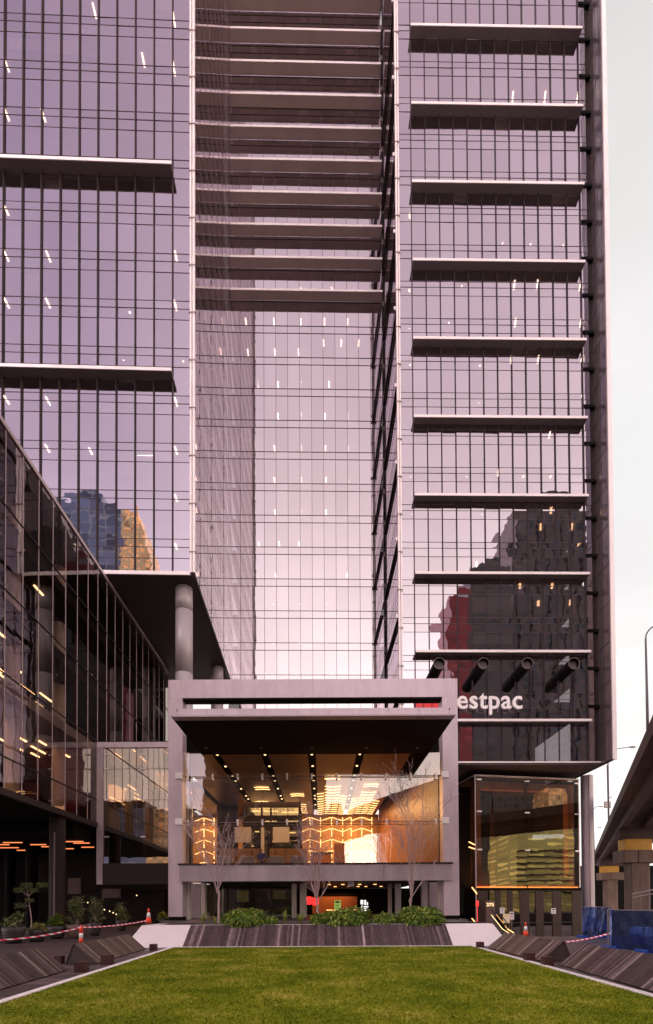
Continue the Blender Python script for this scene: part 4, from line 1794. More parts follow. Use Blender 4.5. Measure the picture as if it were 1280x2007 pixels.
# timber pier on the left of the lobby
a, b = at(394, 1690, 47.5), at(431, 1597, 47.5)
mb = MB()
mb.box(b.x + .05, b.x + 1.9, 46, 46.4, zfl, ZCE - .01)
mb.build('dark_pier', M['dark'], LO)
# dark two-storey framed room inside the lobby
RM = thing('meeting_room', 'black framed two storey glass room inside the lobby', 'room', (-4, 42, zfl))
ra, rb = at(476, 1690, 42.0), at(590, 1571, 42.0)
mb = MB()
mb.box(ra.x, rb.x, 42.0, 42.12, rb.z - .45, rb.z)
mb.box(ra.x, ra.x + .4, 42.0, 42.12, zfl, rb.z - .455)
mb.box(rb.x - .22, rb.x, 42.0, 42.12, zfl, rb.z - .455)
for y0, y1 in ((1598, 1607), (1616, 1624), (1640, 1646)):
    za_, zb_ = at(530, y1, 42).z, at(530, y0, 42).z
    mb.box(ra.x + .405, rb.x - .225, 42.0, 42.1, za_, zb_)
for x in (513, 531):
    p = at(x, 1640, 42)
    mb.box(p.x - .07, p.x + .07, 41.97, 41.998, zfl, rb.z - .5)
mb.build('frame', M['mullion'], RM)
mb = MB()
mb.box(ra.x + .1, rb.x - .1, 46.5, 46.6, zfl, rb.z)
mb.box(ra.x + .1, ra.x + .2, 42.2, 46.4, zfl, rb.z)
mb.build('room_wall', M['dark'], RM)
mb = MB()
mb.quad((ra.x, 42.15, zfl), (rb.x, 42.15, zfl), (rb.x, 42.15, rb.z - .3), (ra.x, 42.15, rb.z - .3))
mb.build('glazing', M['dglass'], RM)
for (x0, x1, y) in ((480, 540, 1580), (550, 585, 1580), (492, 512, 1590), (518, 545, 1590), (552, 586, 1592), (494, 515, 1604), (520, 542, 1610), (560, 585, 1610), (500, 508, 1630), (565, 580, 1632)):
    a, b = at(x0, y, 45), at(x1, y, 45)
    mb = MB()
    mb.beam(a, b, .12, .10)  # glowing bars imitating amber strips reflected in the room glass
    mb.build('reflected_strip', M['amber'], RM)
for x0, x1 in ((460, 492), (535, 567)):
    a, b = at(x0, 1651, 41.4), at(x1, 1621, 41.4)
    mb = MB()
    mb.cbox(a.x, b.x, 41.4, 41.47, a.z, b.z, .01)
    s_ = thing('display_screen', 'pale hanging screen left of the white post in the lobby' if x0 < 500 else 'pale hanging screen right of the white post in the lobby', 'screen', ((a.x + b.x) / 2, 41.4, a.z), 'pale screens in the lobby')
    mb.build('panel', M['whitepanel'], s_)
    for x in (a.x + .15, b.x - .15):
        mb = MB()
        mb.tube((x, 41.43, b.z + .002), (x, 41.43, rb.z - .46), .02, .02, 6)
        mb.build('hanger', M['mullion'], s_)
a, b = at(511.5, 1664, 41.0), at(517.5, 1621, 41.0)
mb = MB()
mb.cbox(a.x, b.x, 41.0, 41.2, zfl, b.z, .02)
tag(mb.build('lobby_post', M['whitepanel']), 'narrow white post standing between the two pale lobby screens', 'post')
# timber counter screen and its panels
CT = thing('reception_counter', 'waist high timber counter screen across the lobby', 'counter', (-4, 37, zfl))
for x0, x1 in ((428, 462), (463, 503), (504, 508), (528, 560), (561, 603)):
    a, b = at(x0, 1679, 37.5), at(x1, 1663, 37.5)
    mb = MB()
    mb.cbox(a.x + .01, b.x - .01, 37.5, 37.6, zfl, b.z, .01)
    mb.build('panel', M['timber'], CT)
for x in (441, 494, 540, 595):
    a = at(x, 1671, 37.44)
    mb = MB()
    mb.box(a.x - .035, a.x + .035, 37.44, 37.495, a.z - .12, a.z + .12)
    mb.build('handle', M['mullion'], CT)
a, b = at(655, 1690, 44), at(676, 1652, 44)
mb = MB()
mb.cbox(a.x, b.x, 44, 44.6, zfl, b.z, .02)
tag(mb.build('timber_cabinet', M['timberw']), 'tall timber cabinet at the foot of the chevron wall', 'cabinet')
a, b = at(608, 1690, 46), at(652, 1670, 46)
DK = thing('reception_desk', 'low timber desk in front of the chevron lit wall', 'desk', ((a.x + b.x) / 2, 46, zfl))
mb = MB()
mb.cbox(a.x, b.x, 46, 47, b.z - .1, b.z, .01)
mb.build('desk_top', M['timberd'], DK)
mb = MB()
mb.box(a.x + .1, b.x - .1, 46.1, 46.2, zfl, b.z - .105)
mb.build('front_panel', M['timberw'], DK)


def armchair(label, x0, x1):
    Y = 34.0
    a, b = at(x0, 1692, Y), at(x1, 1677, Y)
    cx_ = (a.x + b.x) / 2
    w_ = b.x - a.x
    t_ = thing('armchair', label, 'armchair', (cx_, Y, zfl), 'grey lobby armchairs by the glass')
    zt = b.z
    mb = MB()
    mb.cbox(cx_ - w_ / 2 + .12, cx_ + w_ / 2 - .12, Y, Y + .16, zfl + .32, zt, .04)
    mb.build('backrest', M['chair'], t_)
    mb = MB()
    mb.cbox(cx_ - w_ / 2 + .12, cx_ + w_ / 2 - .12, Y + .165, Y + .75, zfl + .30, zfl + .48, .04)
    mb.build('seat', M['chair'], t_)
    for sx in (-1, 1):
        mb = MB()
        x = cx_ + sx * (w_ / 2 - .06)
        mb.cbox(x - .055, x + .055, Y + .02, Y + .75, zfl + .28, zt - .14, .03)
        mb.build('armrest', M['chair'], t_)
        for yy in (.1, .65):
            mb = MB()
            mb.tube((x - sx * .08, Y + yy, zfl + .005), (x - sx * .08, Y + yy, zfl + .279), .02, .025, 8)
            mb.build('leg', M['mullion'], t_)


armchair('grey armchair by the glass behind the first bare tree', 424, 455)
armchair('grey armchair just right of the first bare tree, beside the person', 470, 500)
armchair('grey armchair just right of the person in blue', 525, 555)
armchair('grey armchair nearest the middle bare tree', 568, 600)

# person standing in the gap of the counter
pp = at(513, 1690, 36.6)
PX, PY = pp.x, 36.6


def skin_body(name, mat_, parent, joints, bones, root=0):
    me = bpy.data.meshes.new(name)
    o = Vector(parent.location)
    me.from_pydata([tuple(Vector(j[0]) - o) for j in joints], bones, [])
    ob = bpy.data.objects.new(name, me)
    COL.objects.link(ob)
    ob.parent = parent
    md = ob.modifiers.new('skin', 'SKIN')
    for i, j in enumerate(joints):
        me.skin_vertices[0].data[i].radius = (j[1], j[1] * (j[2] if len(j) > 2 else 1))
        me.skin_vertices[0].data[i].use_root = (i == root)
    sb = ob.modifiers.new('sub', 'SUBSURF')
    sb.levels = sb.render_levels = 2
    me.materials.append(mat_)
    return ob


PE = thing('person', 'person in a blue jacket standing in the gap of the lobby counter', 'person', (PX, PY, zfl))
b_ = Vector((PX, PY, zfl))


def J(x, y, z, r, k=1.0):
    return (b_ + Vector((x, y, z)), r, k)


me_ = bpy.data.meshes
joints = [J(0, 0, .95, .15, .75), J(0, 0, 1.12, .14, .75), J(0, 0, 1.34, .17, .7), J(0, -.01, 1.47, .07), J(0, -.02, 1.54, .055), J(0, -.03, 1.63, .088, 1.1), J(0, -.03, 1.72, .07),
          J(-.19, 0, 1.40, .06), J(-.25, .02, 1.14, .048), J(-.22, -.10, .92, .036), J(-.21, -.14, .83, .03),
          J(.19, 0, 1.40, .06), J(.25, .03, 1.14, .048), J(.20, -.14, .98, .036), J(.17, -.20, .92, .03),
          J(-.10, 0, .86, .09), J(-.11, -.02, .48, .065), J(-.11, .02, .08, .045), J(-.11, -.12, .04, .04),
          J(.10, 0, .86, .09), J(.11, .0, .48, .065), J(.11, .04, .08, .045), J(.11, -.10, .04, .04)]
bones = [(0, 1), (1, 2), (2, 3), (3, 4), (4, 5), (5, 6), (2, 7), (7, 8), (8, 9), (9, 10), (2, 11), (11, 12), (12, 13), (13, 14), (0, 15), (15, 16), (16, 17), (17, 18), (0, 19), (19, 20), (20, 21), (21, 22)]
skin_body('body', M['skin'], PE, joints, bones)
jj = [J(0, 0, .90, .18, .8), J(0, 0, 1.12, .165, .8), J(0, 0, 1.35, .19, .72), J(0, -.005, 1.46, .09),
      J(-.20, 0, 1.40, .078), J(-.25, .02, 1.14, .064), J(-.225, -.09, .95, .052), J(.20, 0, 1.40, .078), J(.25, .03, 1.14, .064), J(.205, -.125, 1.0, .052)]
skin_body('jacket', M['bluejacket'], PE, jj, [(0, 1), (1, 2), (2, 3), (2, 4), (4, 5), (5, 6), (2, 7), (7, 8), (8, 9)])
jj = [J(0, 0, .92, .165, .8), J(-.10, 0, .84, .105), J(-.11, -.02, .48, .08), J(-.11, .02, .12, .062), J(.10, 0, .84, .105), J(.11, 0, .48, .08), J(.11, .04, .12, .062)]
skin_body('trousers', M['ink'], PE, jj, [(0, 1), (1, 2), (2, 3), (0, 4), (4, 5), (5, 6)])
jj = [J(0, .03, 1.60, .085), J(0, .0, 1.70, .098), J(0, -.04, 1.745, .07)]
skin_body('hair', M['hair'], PE, jj, [(0, 1), (1, 2)])
for s_ in (-1, 1):
    hd = b_ + (Vector((-.21, -.14, .83)) if s_ < 0 else Vector((.17, -.20, .92)))
    for f in range(4):
        mb = MB()
        o_ = hd + Vector((s_ * .008 + (f - 1.5) * .017, -.01, -.02))
        mb.tube(o_, o_ + Vector((0, -.02, -.05)), .009, .008, 6)
        mb.tube(o_ + Vector((0, -.02, -.05)), o_ + Vector((0, -.01, -.085 + .006 * abs(f - 1))), .008, .006, 6)
        mb.build('finger', M['skin'], PE, True)
    mb = MB()
    mb.tube(hd + Vector((-s_ * .02, -.01, 0)), hd + Vector((-s_ * .055, -.03, -.045)), .011, .008, 6)
    mb.build('thumb', M['skin'], PE, True)

# light from the lobby's own lamps
for (x, y, e, sx, sy) in ((-4, 44.5, 1000, 6, 6), (2.2, 45.5, 1300, 4.5, 7), (3, 36.5, 420, 5, 6), (-11.2, 47, 620, 2.5, 5), (-4, 37, 260, 5, 5)):
    al = bpy.data.lights.new('lobby_light', 'AREA')
    al.shape = 'RECTANGLE'
    al.size, al.size_y = sx, sy
    al.energy = e
    al.color = (1.0, 0.56, 0.24)
    ao = bpy.data.objects.new('lobby_light', al)
    COL.objects.link(ao)
    ao.location = (x, y, ZCE - .25)

# ================================================================== CAFE UNDER THE LOBBY
CF = thing('cafe', 'dim cafe with an orange back wall on the ground floor under the lobby', 'cafe', (2, 42, .8))
zce2 = zl0 + .1
mb = MB()
mb.box(-14, 12.5, 45, 45.2, .803, zce2)
mb.box(7.9, 8.1, 37.5, 44.9, .803, zce2)
mb.build('back_wall', M['darker'], CF)
a, b = at(612, 1792, 44.7), at(700, 1757, 44.7)
mb = MB()
mb.box(a.x, b.x, 44.7, 44.8, .9, b.z)
mb.build('lit_wall', M['timberw'], CF)
cl_ = bpy.data.lights.new('cafe_light', 'AREA')
cl_.size = 3
cl_.energy = 120
cl_.color = (1.0, .42, .12)
co = bpy.data.objects.new('cafe_light', cl_)
COL.objects.link(co)
co.location = (at(655, 1750, 43.4).x, 43.2, zce2 - .3)
a, b = at(640, 1792, 40.5), at(715, 1782, 40.5)
mb = MB()
mb.cbox(a.x, b.x, 40.5, 41.2, .803, b.z, .02)
mb.build('counter', M['timberd'], CF)
mb = MB()
mb.box(a.x, b.x, 40.45, 40.49, b.z - .08, b.z - .03)
mb.build('counter_light', M['amber2'], CF)
for x in (672, 690, 705, 735, 645):
    for y in (1738, 1744):
        q = at(x + (y - 1738) * 2, y, 36 if y < 1740 else 40)
        mb = MB()
        mb.tube((q.x, q.y, zce2 - .03), (q.x, q.y, zce2 - .001), .12, .12, 10)
        mb.build('downlight', M['amber2'], CF)
a, b = at(682, 1745, 31), at(694, 1737, 31)
mb = MB()
mb.cbox(a.x, b.x, 31, 31.3, zce2 - .35, zce2 - .005, .02)
mb.build('projector_box', M['letter'], CF)
# red paper lanterns
for i, (x, y) in enumerate(((606, 1765), (618, 1767))):
    q = at(x, y, 38)
    mb = MB()
    mb.lathe((q.x, 38, q.z), [(.10, -.30), (.25, -.2), (.30, 0), (.25, .2), (.10, .30)], 16)
    t_ = thing('red_lantern', 'left one of two glowing red lanterns by the lit concrete post' if i == 0 else 'right one of two glowing red lanterns, nearer the middle tree trunk', 'lantern', (q.x, 38, q.z), 'red lanterns in the cafe')
    mb.build('shade', M['redlamp'], t_, True)
    mb = MB()
    mb.tube((q.x, 38, q.z + .30), (q.x, 38, zce2), .012, .012, 6)
    mb.build('cord', M['rubber'], t_)
a, b = at(655.5, 1783, 38.5), at(668, 1764, 38.5)
PS = thing('poster_sign', 'green and yellow lit poster board above the cafe shrubs', 'sign', (a.x, 38.5, a.z))
mb = MB()
mb.box(a.x, b.x, 38.5, 38.55, a.z, b.z)
mb.build('panel', M['poster'], PS)
mb = MB()
w_ = b.x - a.x
for k in range(3):
    mb.box(a.x + w_ * .15, a.x + w_ * .8, 38.48, 38.499, a.z + .1 + k * .2, a.z + .17 + k * .2)
mb.box(a.x + w_ * .12, a.x + w_ * .85, 38.48, 38.499, b.z - .22, b.z - .05)
mb.build('print', M['yellowframe'], PS)
mb = MB()
mb.tube((a.x + w_ / 2, 38.53, .803), (a.x + w_ / 2, 38.53, a.z - .002), .03, .03, 8)
mb.build('stand', M['mullion'], PS)
a, b = at(707, 1786, 38), at(722, 1764, 38)
GS = thing('light_sign', 'white lit lettering sign hanging at the back of the cafe', 'sign', (a.x, 38, a.z))
mb = MB()
mb.box(a.x - .05, b.x + .05, 38.05, 38.1, a.z - .05, b.z + .05)
mb.build('panel', M['darker'], GS)
mb = MB()
w_, h_ = b.x - a.x, b.z - a.z
for (u0, u1, v0, v1) in ((0, .35, .62, 1), (.5, .7, .55, 1), (.1, .3, .3, .5), (.4, 1, .35, .45), (.0, .25, .0, .2), (.35, .8, .02, .12), (.45, .9, .2, .28), (.8, .95, .55, .8)):
    mb.box(a.x + w_ * u0, a.x + w_ * u1, 38.03, 38.048, a.z + h_ * v0, a.z + h_ * v1)
mb.build('glyphs', M['whitelamp'], GS)
mb = MB()
mb.tube((a.x + w_ / 2, 38.08, b.z + .051), (a.x + w_ / 2, 38.08, zce2), .015, .015, 6)
mb.build('hanger', M['mullion'], GS)
# glass shop front on the left half, concrete posts in the middle
SF = thing('shop_front', 'dark glass shop front under the left half of the lobby', 'shop front', (-5, 35, .8))
a, b = at(404, 1795, 35), at(574, 1728, 35)
mb = MB()
nx_ = 4
for i in range(nx_):
    x0 = a.x + (b.x - a.x) * i / nx_
    x1 = a.x + (b.x - a.x) * (i + 1) / nx_
    mb.quad((x0, 35, .81), (x1, 35 + .01 * (i % 2), .81), (x1, 35 + .01 * (i % 2), zce2), (x0, 35, zce2))
mb.build('glazing', M['dglass'], SF)
for i in range(nx_ + 1):
    x0 = a.x + (b.x - a.x) * i / nx_
    mb = MB()
    mb.box(x0 - .04, x0 + .04, 34.9, 34.99, .81, zce2)
    mb.build('frame', M['mullion'], SF)
mb = MB()
mb.box(a.x, b.x, 39, 39.2, .81, zce2)
mb.build('rear_wall', M['dark'], SF)
for (x0, x1, y0, y1) in ((464, 490, 1745, 1768), (536, 560, 1745, 1762)):
    c, d = at(x0, y1, 38.9), at(x1, y0, 38.9)
    mb = MB()
    mb.box(c.x, d.x, 38.88, 38.95, c.z, d.z)
    mb.build('menu_board', M['colive'], SF)
for x0, x1 in ((572, 581), (588, 601)):
    c, d = at(x0, 1790, 34.6), at(x1, 1730, 34.6)
    mb = MB()
    mb.cbox(c.x, d.x, 34.5, 34.85, .803, zce2, .02)
    tag(mb.build('concrete_post', M['palewall']), 'lit concrete post with a slim twin, ' + ('the slimmer one by the shop glass' if x0 < 580 else 'the wider one by the red lanterns'), 'post', 'concrete posts under the lobby')

# ================================================================== ENTRANCE BOX UNDER THE RIGHT TOWER
YE = 53.0
e0 = at(931, 1518, YE)
zt_e = e0.z
e1 = at(1134, 1528, YE * 257 / 247.0)
de = Vector((e1.x - e0.x, e1.y - e0.y, 0)).normalized()
FE = Face((e0.x, e0.y), (de.x, de.y), (de.y, -de.x))
LE = (Vector((e1.x, e1.y, 0)) - Vector((e0.x, e0.y, 0))).length
EN = thing('entrance_lobby', 'tall glass entrance box with a timber surround under the right tower', 'entrance', (e0.x, e0.y, -2.2))
z_l = at(935, 1740, YE).z
zg = -2.15
zr = [z_l, at(935, 1665, YE).z, at(935, 1590, YE).z, zt_e - .15]
glazing(FE, [0, LE * .49, LE], zr, .003, RND).build('glazing', M['eglass'], EN)
glazing(FE, [LE * k / 6 for k in range(7)], [zg, z_l - .02], .002, RND).build('door_glazing', M['pglass'], EN)
FEs = Face((e0.x, e0.y), (-de.y, de.x), (-de.x, -de.y))
glazing(FEs, [0, 2.5, 5, 7.5], [zg, z_l, zt_e - .15], .002, RND).build('side_glazing', M['eglass'], EN)
mb = MB()
FE.box(mb, -.02, LE + .02, zt_e - .14, zt_e, -.3, .08)
FEs.box(mb, .35, 7.5, zt_e - .14, zt_e, -.3, .08)
FE.box(mb, -.05, .02, zg, zt_e - .141, -.05, .06)
mb.build('head_frame', M['cladding'], EN)
mb = MB()
FE.box(mb, -.03, LE + .02, z_l - .28, z_l - .025, -.5, .10)
FE.box(mb, LE * .49 - .02, LE * .49 + .02, z_l, zt_e - .15, -.5, -.03)
mb.build('ledge', M['darker'], EN)
mb = MB()
FE.box(mb, .2, LE - .1, z_l + .02, z_l + .14, -.40, -.16)
mb.build('ledge_light', M['ledge'], EN)
mb = MB()
for (a0, a1, z0, z1) in ((.12, LE - .3, zt_e - 1.35, zt_e - .55), (.12, .85, z_l + .08, zt_e - 1.355), (LE - 1.0, LE - .3, z_l + .08, zt_e - 1.355), (.855, LE - 1.005, z_l + .07, z_l + .34)):
    FE.box(mb, a0, a1, z0, z1, -1.3, -.45)
mb.build('timber_surround', M['timberw'], EN)
mb = MB()
for k, x in enumerate((958, 972, 990, 1006)):
    s_ = (x - 931) / 203 * LE
    FE.box(mb, s_, s_ + .5, zg, zt_e - 2, -6, -5.2)
mb.build('inner_fin', M['timberd'], EN)
mb = MB()
FE.box(mb, -4, LE + .3, zg, zt_e, -9.2, -9)
FE.box(mb, LE + .03, LE + .3, zg, zt_e, -8.99, -.4)
mb.build('rear_wall', M['dark'], EN)
mb = MB()
FE.box(mb, .0, LE, zt_e - .35, zt_e - .2, -9, -.5)
mb.build('ceiling', M['dark'], EN)
for x0, x1 in ((934, 952), (967, 977), (990, 1000), (1014, 1032), (1045, 1060), (1078, 1095), (1117, 1137)):
    a0, a1 = (x0 - 931) / 203 * LE, (x1 - 931) / 203 * LE
    mb = MB()
    FE.box(mb, a0, a1, zg, z_l - .285, -.35, .05)
    mb.build('door_fin', M['timberd'], EN)
for (x0, x1) in ((1000, 1014), (1032, 1042), (1061, 1077), (1096, 1116)):
    a0, a1 = (x0 - 931) / 203 * LE, (x1 - 931) / 203 * LE
    zz_ = at(1000, 1752, YE).z
    mb = MB()
    FE.box(mb, a0 + .1, a1 - .1, zz_ - .08, zz_ + .06, -2.2, -2.1)
    mb.build('strip_light', M['softmetal'], EN)
for a_ in (.45, LE * .49, LE - .25):
    for z in (zt_e - .5, zr[2], zr[1]):
        mb = MB()
        FE.box(mb, a_ - .26, a_ + .26, z - .07, z + .08, .01, .06)
        mb.build('clamp', M['whitemetal'], EN)
mb = MB()
FE.box(mb, LE - .06, LE + .02, z_l + .02, zt_e - .16, .0, .04)  # pale strip standing in for the bright reflection along the glass edge
mb.build('edge_glint', M['whitemetal'], EN)
mb = MB()
a0 = (968 - 931) / 203 * LE
zz_ = at(1000, 1809, YE - 2).z
p0, p1 = FE.P(a0, zz_, 2.0), FE.P(LE + .4, zz_, 2.0)
RL = thing('hand_rail', 'long black hand rail in front of the entrance doors', 'railing', ((p0.x + p1.x) / 2, p0.y, zg))
mb.tube(p0, p1, .05, .05, 8)
mb.build('rail', M['rubber'], RL)
for k in range(6):
    q = p0.lerp(p1, k / 5)
    mb = MB()
    mb.tube((q.x, q.y, -2.2), (q.x, q.y, zz_ - .045), .03, .03, 6)
    mb.build('post', M['rubber'], RL)

el_ = bpy.data.lights.new('entrance_fill', 'AREA')  # area light added to brighten the timber surround
el_.shape = 'RECTANGLE'
el_.size, el_.size_y = LE * .8, 1.0
el_.energy = 1300
el_.color = (1.0, .52, .24)
eo = bpy.data.objects.new('entrance_fill', el_)
COL.objects.link(eo)
eo.location = FE.P(LE * .5, z_l + .5, -2.4)
eo.rotation_euler = (math.radians(160), 0, math.atan2(de.y, de.x))
# escalators left of the doors
ES = thing('escalator', 'escalator with glowing amber edges left of the entrance doors', 'escalator', FE.P(2.0, zg, 1.0))
q0, q1, q2 = at(963, 1793, 50), at(985, 1821, 50), at(998, 1829, 50)
for dx, m_ in ((0, 'num'), (.65, 'amber2')):
    mb = MB()
    v = Vector((dx * 1.0, dx * .8, 0))
    mb.beam(q0 + v, q1 + v, .07, .07)
    mb.beam(q1 + v, q2 + v, .07, .07)
    mb.build('edge_light', M[m_], ES)
    mb = MB()
    up = Vector((0, 0, .55))
    for a, b in ((q0, q1), (q1, q2)):
        mb.beam(a + v + up, b + v + up, .07, .09)
    mb.build('hand_rail', M['rubber'], ES)
mb = MB()
for k in range(9):
    a = q0.lerp(q1, k / 9)
    mb.box(a.x + .08, a.x + .62, a.y + .05, a.y + .6, a.z - .6, a.z - .05)
mb.build('step', M['softmetal'], ES)
for i, (p, q) in enumerate((((925, 1739), (935, 1752)), ((901, 1760), (908, 1772)), ((925, 1800), (935, 1812)), ((919, 1660), (931, 1664)), ((919, 1650), (931, 1656)))):
    a, b = at(*p, 51), at(*q, 51)
    mb = MB()
    mb.beam(a, b, .08, .08)
    mb.build('stair_light', M['amber2'], ES)
q = at(935.5, 1771, 50.5)
mb = MB()
mb.lathe((q.x, q.y, q.z), [(.06, -.30), (.13, -.25), (.13, .25), (.06, .30)], 12)
mb.tube((q.x, q.y, q.z - .3), (q.x, q.y, -2.2), .03, .03, 6)
tag(mb.build('red_light', M['redlamp'], None, True), 'small glowing red lamp at the corner of the entrance box', 'lamp')
# dark flank between portal and entrance
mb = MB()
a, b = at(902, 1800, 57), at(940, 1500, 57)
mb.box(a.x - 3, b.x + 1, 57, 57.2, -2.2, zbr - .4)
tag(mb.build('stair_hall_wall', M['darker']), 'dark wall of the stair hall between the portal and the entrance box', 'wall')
# street number
q = at(952.5, 1776, YE - .6)
NB_ = thing('number_sign', 'lit street number 275 on a bronze panel beside the doors', 'sign', q)
lx = [v.co.x for v in TXT_275.vertices]
put(TXT_275, 'number', NB_, (-min(lx) + .04, -.05, 0.0), 0, (1.25, 1, 1.1))
mb = MB()
mb.box(q.x, q.x + .95, q.y, q.y + .08, zg, q.z + .55)
mb.build('panel', M['potbrown'], NB_)


def notice(label, x0, x1, y0, y1, Y, style, stand=False):
    a, b = at(x0, y1, Y), at(x1, y0, Y)
    t_ = thing('paper_notice', label, 'notice', ((a.x + b.x) / 2, Y, a.z), 'notices by the entrance doors')
    mb = MB()
    mb.box(a.x, b.x, Y, Y + .02, a.z, b.z)
    mb.build('sheet', M['paper'], t_)
    w_, h_ = b.x - a.x, b.z - a.z
    mb = MB()
    for k in range(4):
        mb.box(a.x + w_ * .15, a.x + w_ * (.85 - .12 * (k % 2)), Y - .006, Y - .001, a.z + h_ * (.15 + .12 * k), a.z + h_ * (.19 + .12 * k))
    mb.box(a.x + w_ * .15, a.x + w_ * .85, Y - .006, Y - .001, a.z + h_ * .68, a.z + h_ * .86)
    mb.build('print', M[style], t_)
    if stand:
        mb = MB()
        e_ = .06
        mb.box(a.x - e_, a.x - .001, Y - .01, Y + .03, a.z - e_, b.z + e_)
        mb.box(b.x + .001, b.x + e_, Y - .01, Y + .03, a.z - e_, b.z + e_)
        mb.box(a.x, b.x, Y - .01, Y + .03, b.z + .001, b.z + e_)
        mb.box(a.x, b.x, Y - .01, Y + .03, a.z - e_, a.z - .001)
        mb.build('frame', M['yellowframe' if style == 'yellowframe' else 'softmetal'], t_)
        mb = MB()
        mb.tube(((a.x + b.x) / 2, Y + .06, -2.2), ((a.x + b.x) / 2, Y + .06, a.z), .03, .03, 6)
        mb.build('stand', M['softmetal'], t_)


notice('white notice with blue print on the left door post', 980, 989, 1779, 1790.5, YE - .8, 'bluepaper')
notice('notice in a yellow frame on a stand by the escalator', 987, 998, 1792, 1808, YE - 2.5, 'yellowframe', True)
notice('grey framed notice on a stand behind the yellow framed one', 999, 1007, 1787, 1802, YE - 1.6, 'ink', True)
notice('white notice with black print on the right hand door fin', 1080.5, 1089.5, 1780, 1791, YE - .2, 'ink')

# ================================================================== CONES, POST, TAPE, HOARDING
def cone(label, base, hgt, wide=True):
    b = Vector(base)
    t_ = thing('traffic_cone', label, 'traffic cone', b, 'orange and white traffic cones')
    mb = MB()
    s_ = hgt * .26
    mb.cbox(b.x - s_, b.x + s_, b.y - s_, b.y + s_, b.z + .003, b.z + .04, .012)
    mb.build('base', M['rubber'], t_)
    mb = MB()
    R = lambda k: hgt * (.19 * (1 - k) + .045 * k)
    mb.lathe(b, [(R(0), .042), (R(.42), hgt * .42)], 20)
    mb.lathe(b, [(R(.72), hgt * .72), (R(1), hgt * .97), (R(1) * .7, hgt)], 20)
    mb.build('cone_shell', M['orange'], t_, True)
    mb = MB()
    mb.lathe(b, [(R(.42) + .001, hgt * .421), (R(.72) + .001, hgt * .719)], 20)
    mb.build('collar', M['reflective'], t_, True)
    return t_


pc1 = G(289, 1811, HT + .002)
cone('traffic cone holding the tape on top of the left concrete plinth', (pc1.x, pc1.y + .15, HT), .72)
pc2 = G(1030.5, 1836.5)
cone('slim traffic cone standing behind the far right bench', (pc2.x, pc2.y, 0), .74)
pb = G(159, 1852)
BP = thing('bollard_post', 'orange and white bollard post holding the tape behind the left benches', 'bollard', (pb.x, pb.y, 0))
hb = .80
mb = MB()
mb.lathe((pb.x, pb.y, 0), [(.22, .003), (.2, .05), (.1, .07)], 20)
mb.build('base', M['rubber'], BP, True)
mb = MB()
mb.lathe((pb.x, pb.y, 0), [(.085, .07), (.08, .28)], 16)
mb.lathe((pb.x, pb.y, 0), [(.08, .50), (.078, hb - .06), (.05, hb), (.02, hb + .01)], 16)
mb.build('tube', M['orange'], BP, True)
mb = MB()
mb.lathe((pb.x, pb.y, 0), [(.082, .281), (.081, .499)], 16)
mb.build('collar', M['reflective'], BP, True)


def tape(label, pts):
    mb = MB()
    P_ = [Vector(p) for p in pts]
    seg = []
    for i in range(len(P_) - 1):
        a, b = P_[i], P_[i + 1]
        n_ = 14
        for k in range(n_ + (1 if i == len(P_) - 2 else 0)):
            u = k / n_
            p = a.lerp(b, u)
            p.z -= .35 * (a - b).length * .12 * 4 * u * (1 - u) * .6
            seg.append(p)
    for i in range(len(seg) - 1):
        tw = .02
        mb.beam(seg[i], seg[i + 1], .012, .055)
    o = mb.build('barrier_tape', M['tape'])
    tag(o, label, 'tape', 'red and white barrier tapes')


tape('red and white barrier tape strung past the orange bollard to the left cone', [at(-15, 1843, 17.5), Vector((pb.x, pb.y - .09, .74)), Vector((pc1.x, pc1.y - .02, HT + .16))])
bl0 = at(1097, 1849, 21.5)
tape('red and white barrier tape between the far right bench and the blue hoarding', [Vector((bl0.x, 21.0, .06)), at(1196, 1829, 19.6)])

# hoarding
def hoard(label, a, b, ztop_, mat_, n_=3):
    a, b = Vector(a), Vector(b)
    t_ = thing('mesh_hoarding', label, 'hoarding', ((a.x + b.x) / 2, (a.y + b.y) / 2, 0), 'blue mesh hoarding panels')
    mb = MB()
    rr = random.Random(int(a.x * 100))
    d = (b - a)
    nn = Vector((d.y, -d.x, 0)).normalized()
    cols = 24
    rows = 6
    grid = []
    for j in range(rows + 1):
        row = []
        for i in range(cols + 1):
            p = a.lerp(b, i / cols)
            wob = .035 * math.sin(i * .9 + j * .4) * math.sin(j * 1.1 + 1) + rr.uniform(-.008, .008)
            row.append(Vector((p.x, p.y, .03 + (ztop_ - .03) * j / rows)) + nn * wob)
        grid.append(row)
    for j in range(rows):
        for i in range(cols):
            mb.quad(grid[j][i], grid[j][i + 1], grid[j + 1][i + 1], grid[j + 1][i])
    mb.build('mesh_sheet', mat_, t_)
    for k in range(n_):
        p = a.lerp(b, k / (n_ - 1)) + nn * -.07
        mb = MB()
        mb.tube((p.x, p.y, 0.005), (p.x, p.y, ztop_ + .06), .025, .025, 8)
        mb.build('post', M['softmetal'], t_)
        mb = MB()
        mb.cbox(p.x - .15, p.x + .15, p.y - .3, p.y + .3, .004, .10, .02)
        mb.build('foot', M['bluecloth'], t_)
    mb = MB()
    mb.tube(a + nn * -.07 + Vector((0, 0, ztop_)), b + nn * -.07 + Vector((0, 0, ztop_)), .02, .02, 6)
    mb.build('rail', M['softmetal'], t_)
    return t_


